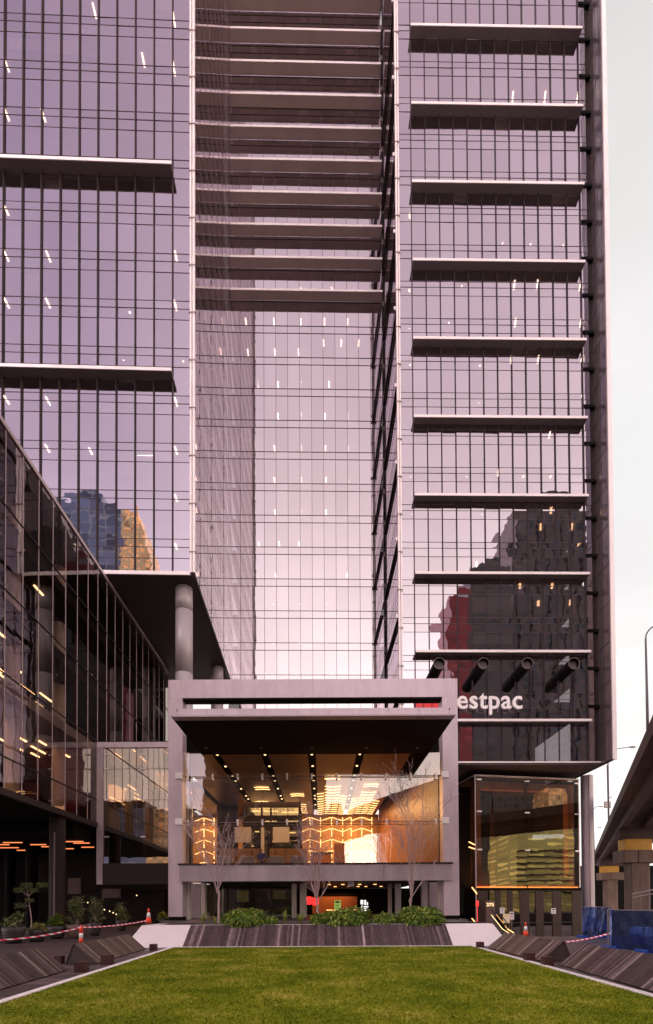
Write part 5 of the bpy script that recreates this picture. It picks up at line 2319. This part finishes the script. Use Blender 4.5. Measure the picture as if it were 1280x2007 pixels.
hA = G(1199, 1859)
hB = G(1212, 1861)
hC = G(1330, 1876)
ztp = at(1205, 1784, hA.y).z
hoard('near blue mesh hoarding panel at the right photo edge', (hA.x, hA.y, 0), (hC.x, hC.y, 0), ztp, M['blue'])
hD = (at(1141, 1800, 24.6).x, 24.6)
hE = (at(1198, 1800, 24.0).x, 24.0)
hoard('far blue mesh hoarding panel beside the round column', (hD[0], hD[1], 0), (hE[0], hE[1], 0), at(1160, 1778, 24.5).z, M['blue'])
hoard('narrow blue hoarding panel turned edge-on where the tape ends', (hA.x - .02, hA.y + .03, 0), (hE[0], hE[1], 0), ztp, M['blue'], 2)
# things stored behind the mesh
for (label, x0, x1, y0, y1, Y, nm) in (('pale crate behind the near blue mesh, left one', 1246, 1262, 1817, 1831, 20.2, 'storage_crate'), ('pale crate behind the near blue mesh, at the photo edge', 1264, 1280, 1818, 1834, 20.0, 'storage_crate')):
    a, b = at(x0, y1, Y), at(x1, y0, Y)
    t_ = thing(nm, label, 'crate', ((a.x + b.x) / 2, Y, 0), 'crates behind the hoarding')
    mb = MB()
    mb.cbox(a.x, b.x, Y, Y + .4, a.z, b.z, .02)
    mb.build('box', M['palewall'], t_)
    mb = MB()
    mb.cbox(a.x - .02, b.x + .02, Y - .02, Y + .42, .01, a.z - .005, .02)
    mb.build('stack_base', M['machine'], t_)
a, b = at(1152, 1842, 24.9), at(1194, 1808, 24.9)
MC = thing('site_machine', 'low machine parked behind the far blue mesh', 'machine', ((a.x + b.x) / 2, 25.0, 0))
mb = MB()
mb.prism([(a.x, 25.1, .3), (b.x, 25.1, .3), (b.x, 25.1, .75), (a.x + .7, 25.1, .8), (a.x + .35, 25.1, 1.0), (a.x, 25.1, .9)], (0, .35, 0))
mb.build('body', M['machine'], MC)
for k in range(2):
    x = a.x + .25 + k * (b.x - a.x - .5)
    mb = MB()
    mb.tube((x, 25.08, .17), (x, 25.45, .17), .17, .17, 16)
    mb.build('wheel', M['rubber'], MC)

# ================================================================== VIADUCT
VS = .489


def vp(lat, Y, z):
    return Vector((VS * Y + lat, Y, z))


VD = thing('road_viaduct', 'raised concrete road viaduct crossing overhead on the right', 'viaduct', vp(9, 60, -2.2))


def vbar(name, l0, l1, z0, z1, Y0, Y1, mat_, seg=None):
    mb = MB()
    st = seg or (Y1 - Y0)
    Y = Y0
    while Y < Y1 - .01:
        Ye = min(Y + st, Y1)
        g = .02 if seg else 0
        mb.hexa([vp(l0, Y, z0), vp(l1, Y, z0), vp(l1, Ye - g, z0), vp(l0, Ye - g, z0), vp(l0, Y, z1), vp(l1, Y, z1), vp(l1, Ye - g, z1), vp(l0, Ye - g, z1)])
        Y = Ye
    return mb.build(name, mat_, VD)


Y0v, Y1v = -130, 330
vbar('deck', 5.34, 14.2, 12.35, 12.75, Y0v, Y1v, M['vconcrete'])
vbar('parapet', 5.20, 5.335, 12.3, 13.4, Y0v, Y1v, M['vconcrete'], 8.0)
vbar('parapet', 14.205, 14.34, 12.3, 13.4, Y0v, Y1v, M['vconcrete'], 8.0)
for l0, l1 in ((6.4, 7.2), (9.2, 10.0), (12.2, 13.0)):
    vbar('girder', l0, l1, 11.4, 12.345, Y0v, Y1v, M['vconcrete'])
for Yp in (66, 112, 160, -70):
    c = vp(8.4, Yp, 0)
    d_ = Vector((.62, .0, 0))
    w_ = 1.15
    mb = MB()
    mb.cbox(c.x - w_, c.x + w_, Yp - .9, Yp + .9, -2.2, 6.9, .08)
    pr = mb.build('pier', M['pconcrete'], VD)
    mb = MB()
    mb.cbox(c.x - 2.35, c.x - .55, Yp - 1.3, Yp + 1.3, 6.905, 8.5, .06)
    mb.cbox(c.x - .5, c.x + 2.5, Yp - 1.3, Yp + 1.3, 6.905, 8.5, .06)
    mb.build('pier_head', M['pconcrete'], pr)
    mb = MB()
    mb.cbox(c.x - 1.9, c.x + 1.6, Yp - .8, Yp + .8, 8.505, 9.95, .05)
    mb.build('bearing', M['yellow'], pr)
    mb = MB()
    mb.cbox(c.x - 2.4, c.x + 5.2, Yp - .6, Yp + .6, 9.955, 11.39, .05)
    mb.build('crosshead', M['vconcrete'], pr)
    mb = MB()
    mb.tube((c.x + w_ + .12, Yp - .6, -2.2), (c.x + w_ + .12, Yp - .6, 6.9), .07, .07, 8)
    mb.build('drain_pipe', M['softmetal'], pr)


def lamp(label, base, top, arm, hd=True):
    base, top = Vector(base), Vector(top)
    t_ = thing('street_lamp', label, 'street lamp', base, 'lamps along the viaduct')
    mb = MB()
    mb.tube(base, top, .14, .07, 10)
    mb.build('pole', M['polemetal'], t_, True)
    mb = MB()
    pr = top
    n_ = 8
    for k in range(1, n_ + 1):
        u = k / n_
        p = top + Vector((arm * math.sin(u * 1.57), 0, abs(arm) * .9 * (1 - math.cos(u * 1.57)) if False else abs(arm) * .8 * math.sin(u * 1.57 * .9)))
        p = top + Vector((arm * (1 - math.cos(u * 1.57)), 0, abs(arm) * .8 * math.sin(u * 1.57)))
        mb.tube(pr, p, .06, .05, 8)
        pr = p
    mb.build('arm', M['polemetal'], t_, True)
    mb = MB()
    s_ = 1 if arm > 0 else -1
    mb.cbox(min(pr.x, pr.x + s_ * .8), max(pr.x, pr.x + s_ * .8), pr.y - .15, pr.y + .15, pr.z - .1, pr.z + .06, .03)
    mb.build('lamp_head', M['softmetal'], t_)


b0 = at(1270.5, 1440, 42)
lamp('tall street lamp with a curved arm at the right photo edge above the viaduct', (b0.x, 42, 12.75), (at(1265.5, 1252, 42).x, 42, at(1265, 1252, 42).z), 1.6)
b0 = at(1165, 1680, 112)
lamp('faint far street lamp beside the round column', (b0.x, 112, 12.4), (at(1163, 1600, 112).x, 112, at(1163, 1590, 112).z), 1.3)
b0 = at(1193, 1610, 84)
t0_ = at(1190, 1500, 84)
SGp = thing('sign_pole', 'slim pole with a square sign seen between the column and the viaduct', 'sign pole', (b0.x, 84, 12.4))
mb = MB()
mb.tube((b0.x, 84, 12.4), (t0_.x, 84, t0_.z), .12, .08, 8)
mb.build('pole', M['polemetal'], SGp)
a, b = at(1183.5, 1584, 83.8), at(1196.5, 1571, 83.8)
mb = MB()
mb.box(a.x, b.x, 83.7, 83.78, a.z, b.z)
sgb = mb.build('sign_plate', M['signback'], SGp)
mb = MB()
for k in range(4):
    mb.box(a.x + .1, b.x - .15, 83.66, 83.698, a.z + .15 + .25 * k, a.z + .24 + .25 * k)
mb.build('stiffener', M['whitemetal'], sgb)
for (x, y) in ((1199, 1562), (1179, 1621)):
    p = at(x, y, 84)
    q = at(x - 8, y + 2, 84)
    mb = MB()
    mb.beam(q, p, .12, .1)
    mb.build('side_arm', M['polemetal'], SGp)
b0 = at(1213, 1500, 75)
p1 = at(1214, 1470, 75)
lamp_ = thing('street_lamp', 'street lamp head reaching out from behind the tower edge', 'street lamp', (b0.x - 2, 75, 12.4), 'lamps along the viaduct')
mb = MB()
q = at(1240, 1464, 75)
mb.tube((b0.x - 1.6, 75, 12.4), (b0.x - 1.6, 75, p1.z), .12, .09, 8)
mb.build('pole', M['polemetal'], lamp_)
mb = MB()
mb.tube((b0.x - 1.6, 75, p1.z), (q.x - .4, 75, q.z), .06, .05, 8)
mb.build('arm', M['polemetal'], lamp_)
mb = MB()
mb.cbox(q.x - .4, q.x + .35, 74.85, 75.15, q.z - .1, q.z + .08, .03)
mb.build('lamp_head', M['softmetal'], lamp_)

# low walls and rails beyond the hoarding, under the viaduct
mb = MB()
a = at(1165, 1783, 62)
mb.box(a.x, a.x + 22, 62, 62.4, -2.2, a.z)
tag(mb.build('street_wall', M['pconcrete']), 'low stained concrete wall under the viaduct behind the hoarding', 'wall')
mb = MB()
a, b = at(1240, 1752, 50), at(1290, 1742, 46)
FNc = thing('guard_fence', 'steel guard rail slanting under the viaduct beside the pier', 'fence', (a.x, 50, -2.2))
mb.tube(a, b, .06, .06, 6)
mb.tube(a - Vector((0, 0, .35)), b - Vector((0, 0, .35)), .04, .04, 6)
mb.build('rail', M['column'], FNc)
for k in range(4):
    q = a.lerp(b, k / 3)
    mb = MB()
    mb.tube((q.x, q.y, -2.2), (q.x, q.y, q.z - .05), .05, .05, 6)
    mb.build('post', M['softmetal'], FNc)
mb = MB()
a, b = at(1215, 1765, 90), at(1300, 1600, 110)
mb.box(24 + 30, 120, 118, 120, -2.2, 10.5)
tag(mb.build('dark_building', M['darker']), 'dark low building filling the gap under the far viaduct', 'building')


# ================================================================== TREES
def bare_tree(label, bx, by, yb, ytop, seed, spread, z0=HT):
    rr = random.Random(seed)
    base = G(bx, yb, z0)
    Y = base.y + .55
    k = Y / base.y
    base = Vector((base.x * k, Y, z0))
    fork_z = at(bx, by, Y).z
    top_z = at(bx, ytop, Y).z
    t_ = thing('bare_tree', label, 'tree', base, 'leafless trees in the planter')
    mb = MB()
    p = base
    n_ = 6
    pts = [base]
    for i in range(1, n_ + 1):
        q = Vector((base.x + rr.uniform(-.015, .015) * i, base.y, z0 + (fork_z - z0) * i / n_))
        mb.tube(pts[-1], q, .062 - .003 * (i - 1), .062 - .003 * i, 10, False)
        pts.append(q)
    mb.build('trunk', M['bark'], t_, True)
    fork = pts[-1]
    mb = MB()
    H = top_z - fork_z
    total = [0]

    def grow(p, d, length, r, lvl):
        if total[0] > 2600:
            return
        steps = 4 if lvl < 2 else 3
        for i in range(steps):
            d = (d + Vector((rr.uniform(-.16, .16), rr.uniform(-.16, .16), rr.uniform(.02, .16) if lvl < 3 else rr.uniform(-.05, .2)))).normalized()
            q = p + d * (length / steps)
            r2 = max(r * (.86 if lvl else .9), .0062)
            mb.tube(p, q, r, r2, 6 if lvl < 2 else 4, False)
            total[0] += 1
            p, r = q, r2
            if lvl < 4 and (i > 0 or lvl == 0):
                for _ in range(1 if lvl == 0 else (2 if lvl < 3 else 1)):
                    if rr.random() < .80:
                        a = rr.uniform(0, 6.283)
                        o = Vector((math.cos(a), math.sin(a), rr.uniform(-.1, .5)))
                        dd = (d * 1.0 + o * rr.uniform(.45, .9)).normalized()
                        grow(p, dd, length * rr.uniform(.42, .62), max(r * .62, .0062), lvl + 1)
    nlim = 8
    for i in range(nlim):
        a = i * 2.399 + rr.uniform(-.3, .3)
        tl = rr.uniform(.35, 1.0) * spread if i > 1 else .2
        if i in (5, 6):
            tl = spread * 1.5
        d = Vector((math.cos(a) * tl, math.sin(a) * tl * .8, 1.0)).normalized()
        st = fork - Vector((0, 0, rr.uniform(0, .35)))
        grow(st, d, H * (rr.uniform(.62, .85) if i not in (5, 6) else .5), rr.uniform(.024, .034), 0)
    mb.build('branches', M['bark'], t_, True)


bare_tree('bare young tree in the left part of the planter, widest crown', 429, 1738, 1811, 1590, 3, .55)
bare_tree('bare young tree in the middle of the planter with a low fork', 623, 1762, 1808, 1612, 8, .5)
bare_tree('bare young tree in the right part of the planter, tallest crown', 805, 1757, 1806, 1572, 21, .5)


# ================================================================== SHRUBS
def leaf(mb, p, d, up, ln, w):
    """pointed folded leaf of four faces, bending down along its length"""
    d = d.normalized()
    s_ = d.cross(up)
    if s_.length < 1e-3:
        s_ = Vector((1, 0, 0))
    s_.normalize()
    nrm = s_.cross(d).normalized()
    m1 = p + d * (ln * .45) + nrm * (ln * .06)
    tip = p + d * ln - Vector((0, 0, ln * .22))
    n = len(mb.v)
    mb.v += [tuple(p), tuple(m1 + s_ * w / 2 + nrm * w * .12), tuple(m1), tuple(m1 - s_ * w / 2 + nrm * w * .12), tuple(tip)]
    mb.f += [(n, n + 2, n + 1), (n, n + 3, n + 2), (n + 1, n + 2, n + 4), (n + 2, n + 3, n + 4)]


def leafy(label, c, rx, ry, rz, count, seed, ln, w, mat_='leaf', name='leafy_shrub', cat='shrub', group='leafy shrubs in the planter'):
    rr = random.Random(seed)
    c = Vector(c)
    t_ = thing(name, label, cat, c, group)
    mb = MB()
    # lobed dome shingled with drooping leaves, thinner shoots standing out of it
    lob = [(rr.uniform(0, 6.283), rr.uniform(.0, 1.2), rr.uniform(.05, .16)) for _ in range(12)]
    ros = []
    for i in range(count):
        a = rr.uniform(0, 6.283)
        e = math.asin(rr.uniform(-.25, 1.0))
        n_ = Vector((math.cos(a) * math.cos(e), math.sin(a) * math.cos(e), math.sin(e)))
        k = rr.uniform(.70, 1.0)
        for la, le, lk in lob:
            m_ = Vector((math.cos(la) * math.cos(le), math.sin(la) * math.cos(le), math.sin(le)))
            q_ = max(0, n_.dot(m_) - .82) / .18
            k += lk * q_
        q = c + Vector((n_.x * rx * k, n_.y * ry * k, .10 + n_.z * rz * .82 * k))
        th = rr.uniform(0, 6.283)
        d = n_ * rr.uniform(.3, .8) + Vector((math.cos(th), math.sin(th), 0)) * .5 + Vector((0, 0, -rr.uniform(.0, .6)))
        leaf(mb, q, d, (n_ + Vector((0, 0, .6))).normalized(), ln * rr.uniform(.65, 1.2), w * rr.uniform(.7, 1.2))
        if i % max(1, count // 9) == 0:
            ros.append((q, n_))
    mb.build('foliage', M[mat_], t_)
    mb = MB()
    for i in range(7):
        q, od = ros[i]
        mb.tube(c + Vector((0, 0, .0)), q, .018, .008, 6, False)
    mb.build('stem', M['bark'], t_)
    return t_


ysh = yt + .42
for (x0, x1, ytop_, seed, lab, cnt) in ((434, 528, 1786, 1, 'dense glossy leafy shrub right of the left bare tree', 2400), (628, 726, 1785, 2, 'dense glossy leafy shrub right of the middle bare tree', 2400), (778, 872, 1783, 3, 'dense glossy leafy shrub under the right bare tree', 2400)):
    a, b = at(x0, 1812, ysh), at(x1, ytop_, ysh)
    leafy(lab, ((a.x + b.x) / 2, ysh, HT), (b.x - a.x) / 2 - .02, .58, b.z - HT + .06, cnt, seed, .20, .075)
for (x0, x1, ytop_, seed, lab, cnt) in ((610, 634, 1795, 4, 'small leafy shrub at the foot of the middle bare tree', 350), (733, 780, 1792, 5, 'smaller loose leafy shrub left of the right bare tree', 600), (520, 545, 1800, 6, 'low leafy shrub at the end of the left dense shrub', 260)):
    a, b = at(x0, 1812, ysh), at(x1, ytop_, ysh)
    leafy(lab, ((a.x + b.x) / 2, ysh - .05, HT), (b.x - a.x) / 2 - .06, .3, b.z - HT - .02, cnt, seed, .2, .07)


def strappy(label, x, ytop_, wpx, seed, n_=34):
    rr = random.Random(seed)
    Y = yt + .4
    c = at(x, 1811, Y)
    top = at(x, ytop_, Y).z
    hgt = top - HT
    half = wpx / 2 * Y / 1000
    t_ = thing('strap_leaf_plant', label, 'plant', (c.x, Y, HT), 'strap leaf plants in the planter')
    mb = MB()
    for i in range(n_):
        a = rr.uniform(0, 6.283)
        r_ = half * rr.uniform(.3, 1.15)
        hh = hgt * rr.uniform(.6, 1.15)
        w = rr.uniform(.016, .028)
        s_ = Vector((-math.sin(a), math.cos(a), 0)) * w
        prev = None
        for k in range(5):
            u = k / 4
            p = Vector((c.x + rr.uniform(-.01, .01), Y, HT)) + Vector((math.cos(a) * r_ * u ** 1.5, math.sin(a) * r_ * u ** 1.5 * .8, hh * (1.6 * u - .75 * u * u) / .85))
            cur = (p - s_ * (1 - u * .9), p + s_ * (1 - u * .9))
            if prev:
                n = len(mb.v)
                mb.v += [tuple(prev[0]), tuple(prev[1]), tuple(cur[1]), tuple(cur[0])]
                mb.f.append((n, n + 1, n + 2, n + 3))
            prev = cur
    mb.build('leaves', M['strap'], t_)


strappy('yellow green strap leaf clump at the left end of the planter', 398, 1790, 26, 1)
strappy('small strap leaf clump just left of the left tree trunk', 421, 1797, 16, 2, 22)
strappy('tall strap leaf clump left of the lit concrete posts', 559, 1786, 22, 3)
strappy('wide strap leaf clump in front of the lit concrete posts', 590, 1791, 34, 4, 44)
strappy('strap leaf clump left of the right bare tree', 755, 1795, 26, 5)
strappy('strap leaf clump between the middle and right shrubs', 735, 1793, 24, 6, 34)
strappy('low strap leaf clump in front of the left dense shrub end', 541, 1797, 20, 7, 30)
strappy('strap leaf clump at the foot of the middle tree trunk', 612, 1794, 22, 8, 30)


# ================================================================== POTTED PLANTS ON THE LEFT
def pot(t_, c, r, h, mat_):
    mb = MB()
    mb.lathe(c, [(r * .62, .004), (r * .82, h * .3), (r * .97, h * .75), (r, h), (r * .92, h), (r * .9, h - .05), (.01, h - .06)], 24)
    mb.build('pot', M[mat_], t_, True)


def potted(label, x0, x1, yb, ytop_, yfol, seed, count, mat_, potmat='pot', ln=.14, w=.05, pw=None, rzk=1.0):
    rr = random.Random(seed)
    b = G((x0 + x1) / 2, yb)
    Y = b.y
    sc = Y / 1000
    r = (pw or (x1 - x0)) * sc / 2
    h = (yb - ytop_) * sc
    t_ = thing('potted_plant', label, 'potted plant', (b.x, Y, 0), 'potted plants by the dark building')
    pot(t_, b, r, h, potmat)
    fr = (x1 - x0) * sc / 2
    top = (ytop_ - yfol) * sc
    c = Vector((b.x, Y, h - .05))
    mb = MB()
    count = int(count * 2.0)
    ln, w = ln * 1.15, w * 1.3
    nst = max(8, int(count / 60))
    stems = []
    for i in range(nst):
        a = rr.uniform(0, 6.283)
        e = rr.uniform(.15, 1.5)
        k = rr.uniform(.5, 1.05)
        q = c + Vector((fr * 1.1 * math.cos(a) * math.cos(e) * k, fr * math.sin(a) * math.cos(e) * k, top * math.sin(e) * k))
        stems.append(q)
        for j in range(int(count / nst)):
            th = rr.uniform(0, 6.283)
            u = rr.uniform(.45, 1.05)
            st = c.lerp(q, u) + Vector((rr.uniform(-.07, .07), rr.uniform(-.07, .07), rr.uniform(-.05, .07)))
            leaf(mb, st, Vector((math.cos(th), math.sin(th), rr.uniform(-.4, .7))), Vector((0, 0, 1)), ln * rr.uniform(.6, 1.2), w * rr.uniform(.7, 1.2))
    mb.build('foliage', M[mat_], t_)
    mb = MB()
    for q in stems:
        mb.tube(c, q, .012, .005, 5, False)
    mb.build('stem', M['bark'], t_)
    return t_


potted('dark potted shrub cut by the left photo edge', 6, 48, 1849, 1816, 1786, 1, 480, 'dleaf', ln=.2, w=.07)
potted('yellow green bushy potted plant behind the tape', 50, 94, 1846, 1822, 1808, 2, 900, 'yleaf', pw=36, ln=.11, w=.02)
potted('low bright potted shrub left of the orange bollard', 94, 128, 1840, 1815, 1790, 3, 620, 'leaf', ln=.13, w=.06)
potted('large dark potted shrub behind the orange bollard in a brown bowl', 130, 172, 1839, 1812, 1752, 4, 760, 'dleaf', 'potbrown', ln=.15, w=.05)
potted('tall thin dark potted shrub right of the orange bollard', 166, 206, 1834, 1808, 1750, 5, 620, 'dleaf', ln=.13, w=.04, pw=26)
potted('small potted palm standing back by the dark shop front', 226, 250, 1825, 1802, 1770, 6, 160, 'dleaf', ln=.45, w=.04, pw=21)
potted('little potted fern beside the left portal column', 308, 330, 1815, 1800, 1778, 7, 90, 'strap', ln=.4, w=.05, pw=14)
# little cloud-pruned tree in its own pot
b = G(60, 1841)
TT = thing('potted_tree', 'small potted tree with clipped cloud-like tufts on a bare stem', 'potted tree', (b.x, b.y, 0))
pot(TT, b, .33, .55, 'pot')
Y = b.y
mb = MB()
pts = [Vector((b.x, Y, .5)), at(62, 1810, Y), at(61, 1795, Y), at(58, 1775, Y), at(56, 1756, Y)]
for i in range(4):
    mb.tube(pts[i], pts[i + 1], .035 - .006 * i, .035 - .006 * (i + 1), 8, False)
ends = [at(x, y, Y + dy) for x, y, dy in ((52, 1735, .1), (38, 1745, -.1), (82, 1735, .15), (40, 1775, .1), (58, 1765, -.1), (66, 1745, 0))]
for e_ in ends:
    s_ = min(pts[2:], key=lambda q: (q - e_).length + (0 if q.z < e_.z else 1))
    mb.tube(s_, e_, .016, .006, 6, False)
mb.build('trunk', M['bark'], TT, True)
rr = random.Random(12)
mb = MB()
for e_, sz in zip(ends, (.26, .24, .24, .26, .16, .2)):
    for j in range(190):
        th, ph = rr.uniform(0, 6.283), rr.uniform(-1, 1)
        o = Vector((math.cos(th) * sz * rr.random() ** .5, math.sin(th) * sz * rr.random() ** .5, ph * sz * .5))
        leaf(mb, e_ + o, Vector((math.cos(th), math.sin(th), rr.uniform(-.3, .8))), Vector((0, 0, 1)), .11 * rr.uniform(.7, 1.2), .05)
mb.build('crown', M['dleaf'], TT)

# ================================================================== CITY BEHIND THE CAMERA (seen in the glass)
def slab_tower(name, label, cat, pts_img, face, Yv, mat_, depth, ztop_px, group='buildings reflected in the glass', ynear=None):
    """building whose mirror image in `face` spans pts_img=(x0,x1) at virtual distance Yv"""
    a = at(pts_img[0], 1500, Yv)
    b = at(pts_img[1], 1500, Yv)
    z = at((pts_img[0] + pts_img[1]) / 2, ztop_px, Yv).z
    a, b = face.mirror(a), face.mirror(b)
    x0, x1 = min(a.x, b.x), max(a.x, b.x)
    y = (a.y + b.y) / 2
    t_ = thing(name, label, cat, ((x0 + x1) / 2, y, -2.2), group)
    mb = MB()
    mb.box(x0, x1, y - depth, y, -2.2, z)
    mb.build('wall', mat_, t_)
    return t_, x0, x1, y, z


T, x0, x1, y, z = slab_tower('city_tower', 'tall dark tower across the street, mirrored in the right side of the right tower', 'tower', (1012, 1168), FR, 200, M['ctower1'], 30, 1000)
mb = MB()
w_ = x1 - x0
mb.box(x0 + w_ * .06, x1 - w_ * .1, y - 26, y - 1, z, z + 4.5)
mb.box(x0 + w_ * .3, x1 - w_ * .16, y - 22, y - 3, z + 4.5, z + 7.5)
mb.build('roof_storey', M['ctower2'], T)
mb = MB()
for k in range(7):
    xx = x0 + w_ * (.02 + .15 * k)
    mb.box(xx, xx + 1.1, y + .02, y + .9, 6, z - 6 * (k % 2))
mb.build('facade_rib', M['ctower2'], T)
T, x0, x1, y, z = slab_tower('city_tower', 'mid height tower with a dark red edge, mirrored beside the dark one', 'tower', (926, 1008), FR, 190, M['ctower2'], 30, 1110)
mb = MB()
mb.box(x0 + 4, x1 - 5, y - 25, y - 2, z, z + 3)
mb.build('roof_storey', M['ctower1'], T)
mb = MB()
mb.box(x0 - 8.5, x0 - .01, y - 20, y + 1, 0, z - 12)
mb.build('red_wing', M['cred'], T)
T, x0, x1, y, z = slab_tower('city_tower', 'blue glass tower with stepped roof, mirrored at the foot of the left tower', 'tower', (112, 238), FL, 190, M['ctower3'], 40, 990)
mb = MB()
mb.box(x0 + 3, x0 + (x1 - x0) * .68, y - 30, y - 1, z, z + 6)
mb.build('roof_storey', M['ctower3'], T)
T, x0, x1, y, z = slab_tower('city_tower', 'golden tower narrowing to the top, mirrored right of the blue one', 'tower', (240, 268), FL, 185, M['ctower4'], 30, 1000)
mb = MB()
mb.prism([(x1 + .01, y, -2), (x1 + 9, y, -2), (x1 + 5.5, y, z - 22), (x1 + .01, y, z)], (0, -25, 0))
mb.build('curved_wing', M['ctower4'], T)
# skyline low behind the plaza, with a gap of open sky under the viaduct
FGm = Face((0, YG), (1, 0), (0, -1))
for (xa, xb, ytp, Yv, mt, lab) in ((330, 392, 1600, 150, 'cbrown', 'low brown block across the street mirrored at the left edge of the lobby glass'),
                                   (396, 470, 1492, 165, 'ctower1', 'dark curved corner tower mirrored in the left of the lobby glass'),
                                   (474, 640, 1380, 175, 'cbrown', 'broad brown tower mirrored in the middle of the lobby glass'),
                                   (640, 676, 1590, 180, 'ctower2', 'low banded block mirrored just left of the bright gap in the lobby glass'),
                                   (764, 1000, 1560, 160, 'cbrown', 'broad brown block mirrored right of the bright gap in the lobby glass'),
                                   (1010, 1350, 1500, 190, 'ctower1', 'long dark block across the street on the far right'),
                                   (-250, 325, 1640, 190, 'ctower2', 'long banded block across the street on the far left')):
    T, x0, x1, y, z = slab_tower('city_block', lab, 'building', (xa, xb), FGm, Yv, M[mt], 30, ytp)
    mb = MB()
    mb.box(x0 + (x1 - x0) * .2, x0 + (x1 - x0) * .75, y - 20, y - 3, z, z + 3.2)
    mb.build('roof_storey', M['ctower2'], T)
# olive office building whose mirrored sign shows in the entrance glass
Yv = 150
c0 = FE.mirror(at(1013, 1660, Yv))
c1 = FE.mirror(at(1124, 1660, Yv))
ztA = at(1068, 1606, Yv).z
AC = thing('office_building', 'olive banded office building with a lit name sign, mirrored in the entrance glass', 'building', ((c0.x + c1.x) / 2, (c0.y + c1.y) / 2, -2.2), 'buildings reflected in the glass')
dA = Vector((c1.x - c0.x, c1.y - c0.y, 0))
LA = dA.length
uA = dA.normalized()
nA = Vector((uA.y, -uA.x, 0))
if nA.dot(FE.P(LE / 2, 0) - c0) < 0:
    nA = -nA
FA = Face((c0.x, c0.y), (uA.x, uA.y), (nA.x, nA.y))
mb = MB()
FA.box(mb, 0, LA, -2.2, ztA, -25, 0)
mb.build('wall', M['colive'], AC)
mb = MB()
for k in range(11):
    z = 5 + k * 1.75
    if z < 19.0:
        FA.box(mb, -.2, LA + .2, z, z + .42, .01, .5)
mb.build('shade_band', M['cband'], AC)
lx = [v.co.x for v in TXT_ACC.vertices]
wt = max(lx) - min(lx)
kx = LA * .52 / wt
# text must read correctly for someone facing the building
right = Vector((-nA.y, nA.x, 0))
ctr = FA.P(LA * .55, 20.9, .35)
st = ctr - right * (LA * .26)
o = put(TXT_ACC, 'lettering', AC, Vector((st.x, st.y, st.z)) - Vector(AC.location), math.atan2(right.y, right.x), (kx, 1, kx * 1.05))
cc = FE.mirror(at(1076, 1600, 205))
T = thing('city_tower', 'pale ribbed tower behind the olive office building', 'tower', (cc.x, cc.y, -2.2), 'buildings reflected in the glass')
def turned(name, parent, xa, xb, ytp, Yv, dp, mat_):
    a, b = FE.mirror(at(xa, 1600, Yv)), FE.mirror(at(xb, 1600, Yv))
    z = at((xa + xb) / 2, ytp, Yv).z
    u = Vector((b.x - a.x, b.y - a.y, 0)).normalized()
    n_ = Vector((u.y, -u.x, 0))
    if n_.dot(FE.P(LE / 2, 0) - a) < 0:
        n_ = -n_
    f = Face((a.x, a.y), (u.x, u.y), (n_.x, n_.y))
    mb = MB()
    f.box(mb, 0, Vector((b.x - a.x, b.y - a.y, 0)).length, -2.2, z, -dp, 0)
    return mb.build(name, mat_, parent)
turned('wall', T, 1076, 1112, 1545, 205, 15, M['ctower4'])
cc = FE.mirror(at(1030, 1600, 235))
T = thing('city_block', 'wide dark backdrop tower added to darken the entrance glass reflection', 'building', (cc.x, cc.y, -2.2), 'buildings reflected in the glass')
turned('wall', T, 900, 1165, 1440, 235, 20, M['ctower1'])  # backdrop added behind the olive building to darken the mirrored view
turned('podium', T, 895, 1170, 1690, 228, 6, M['cbrown'])
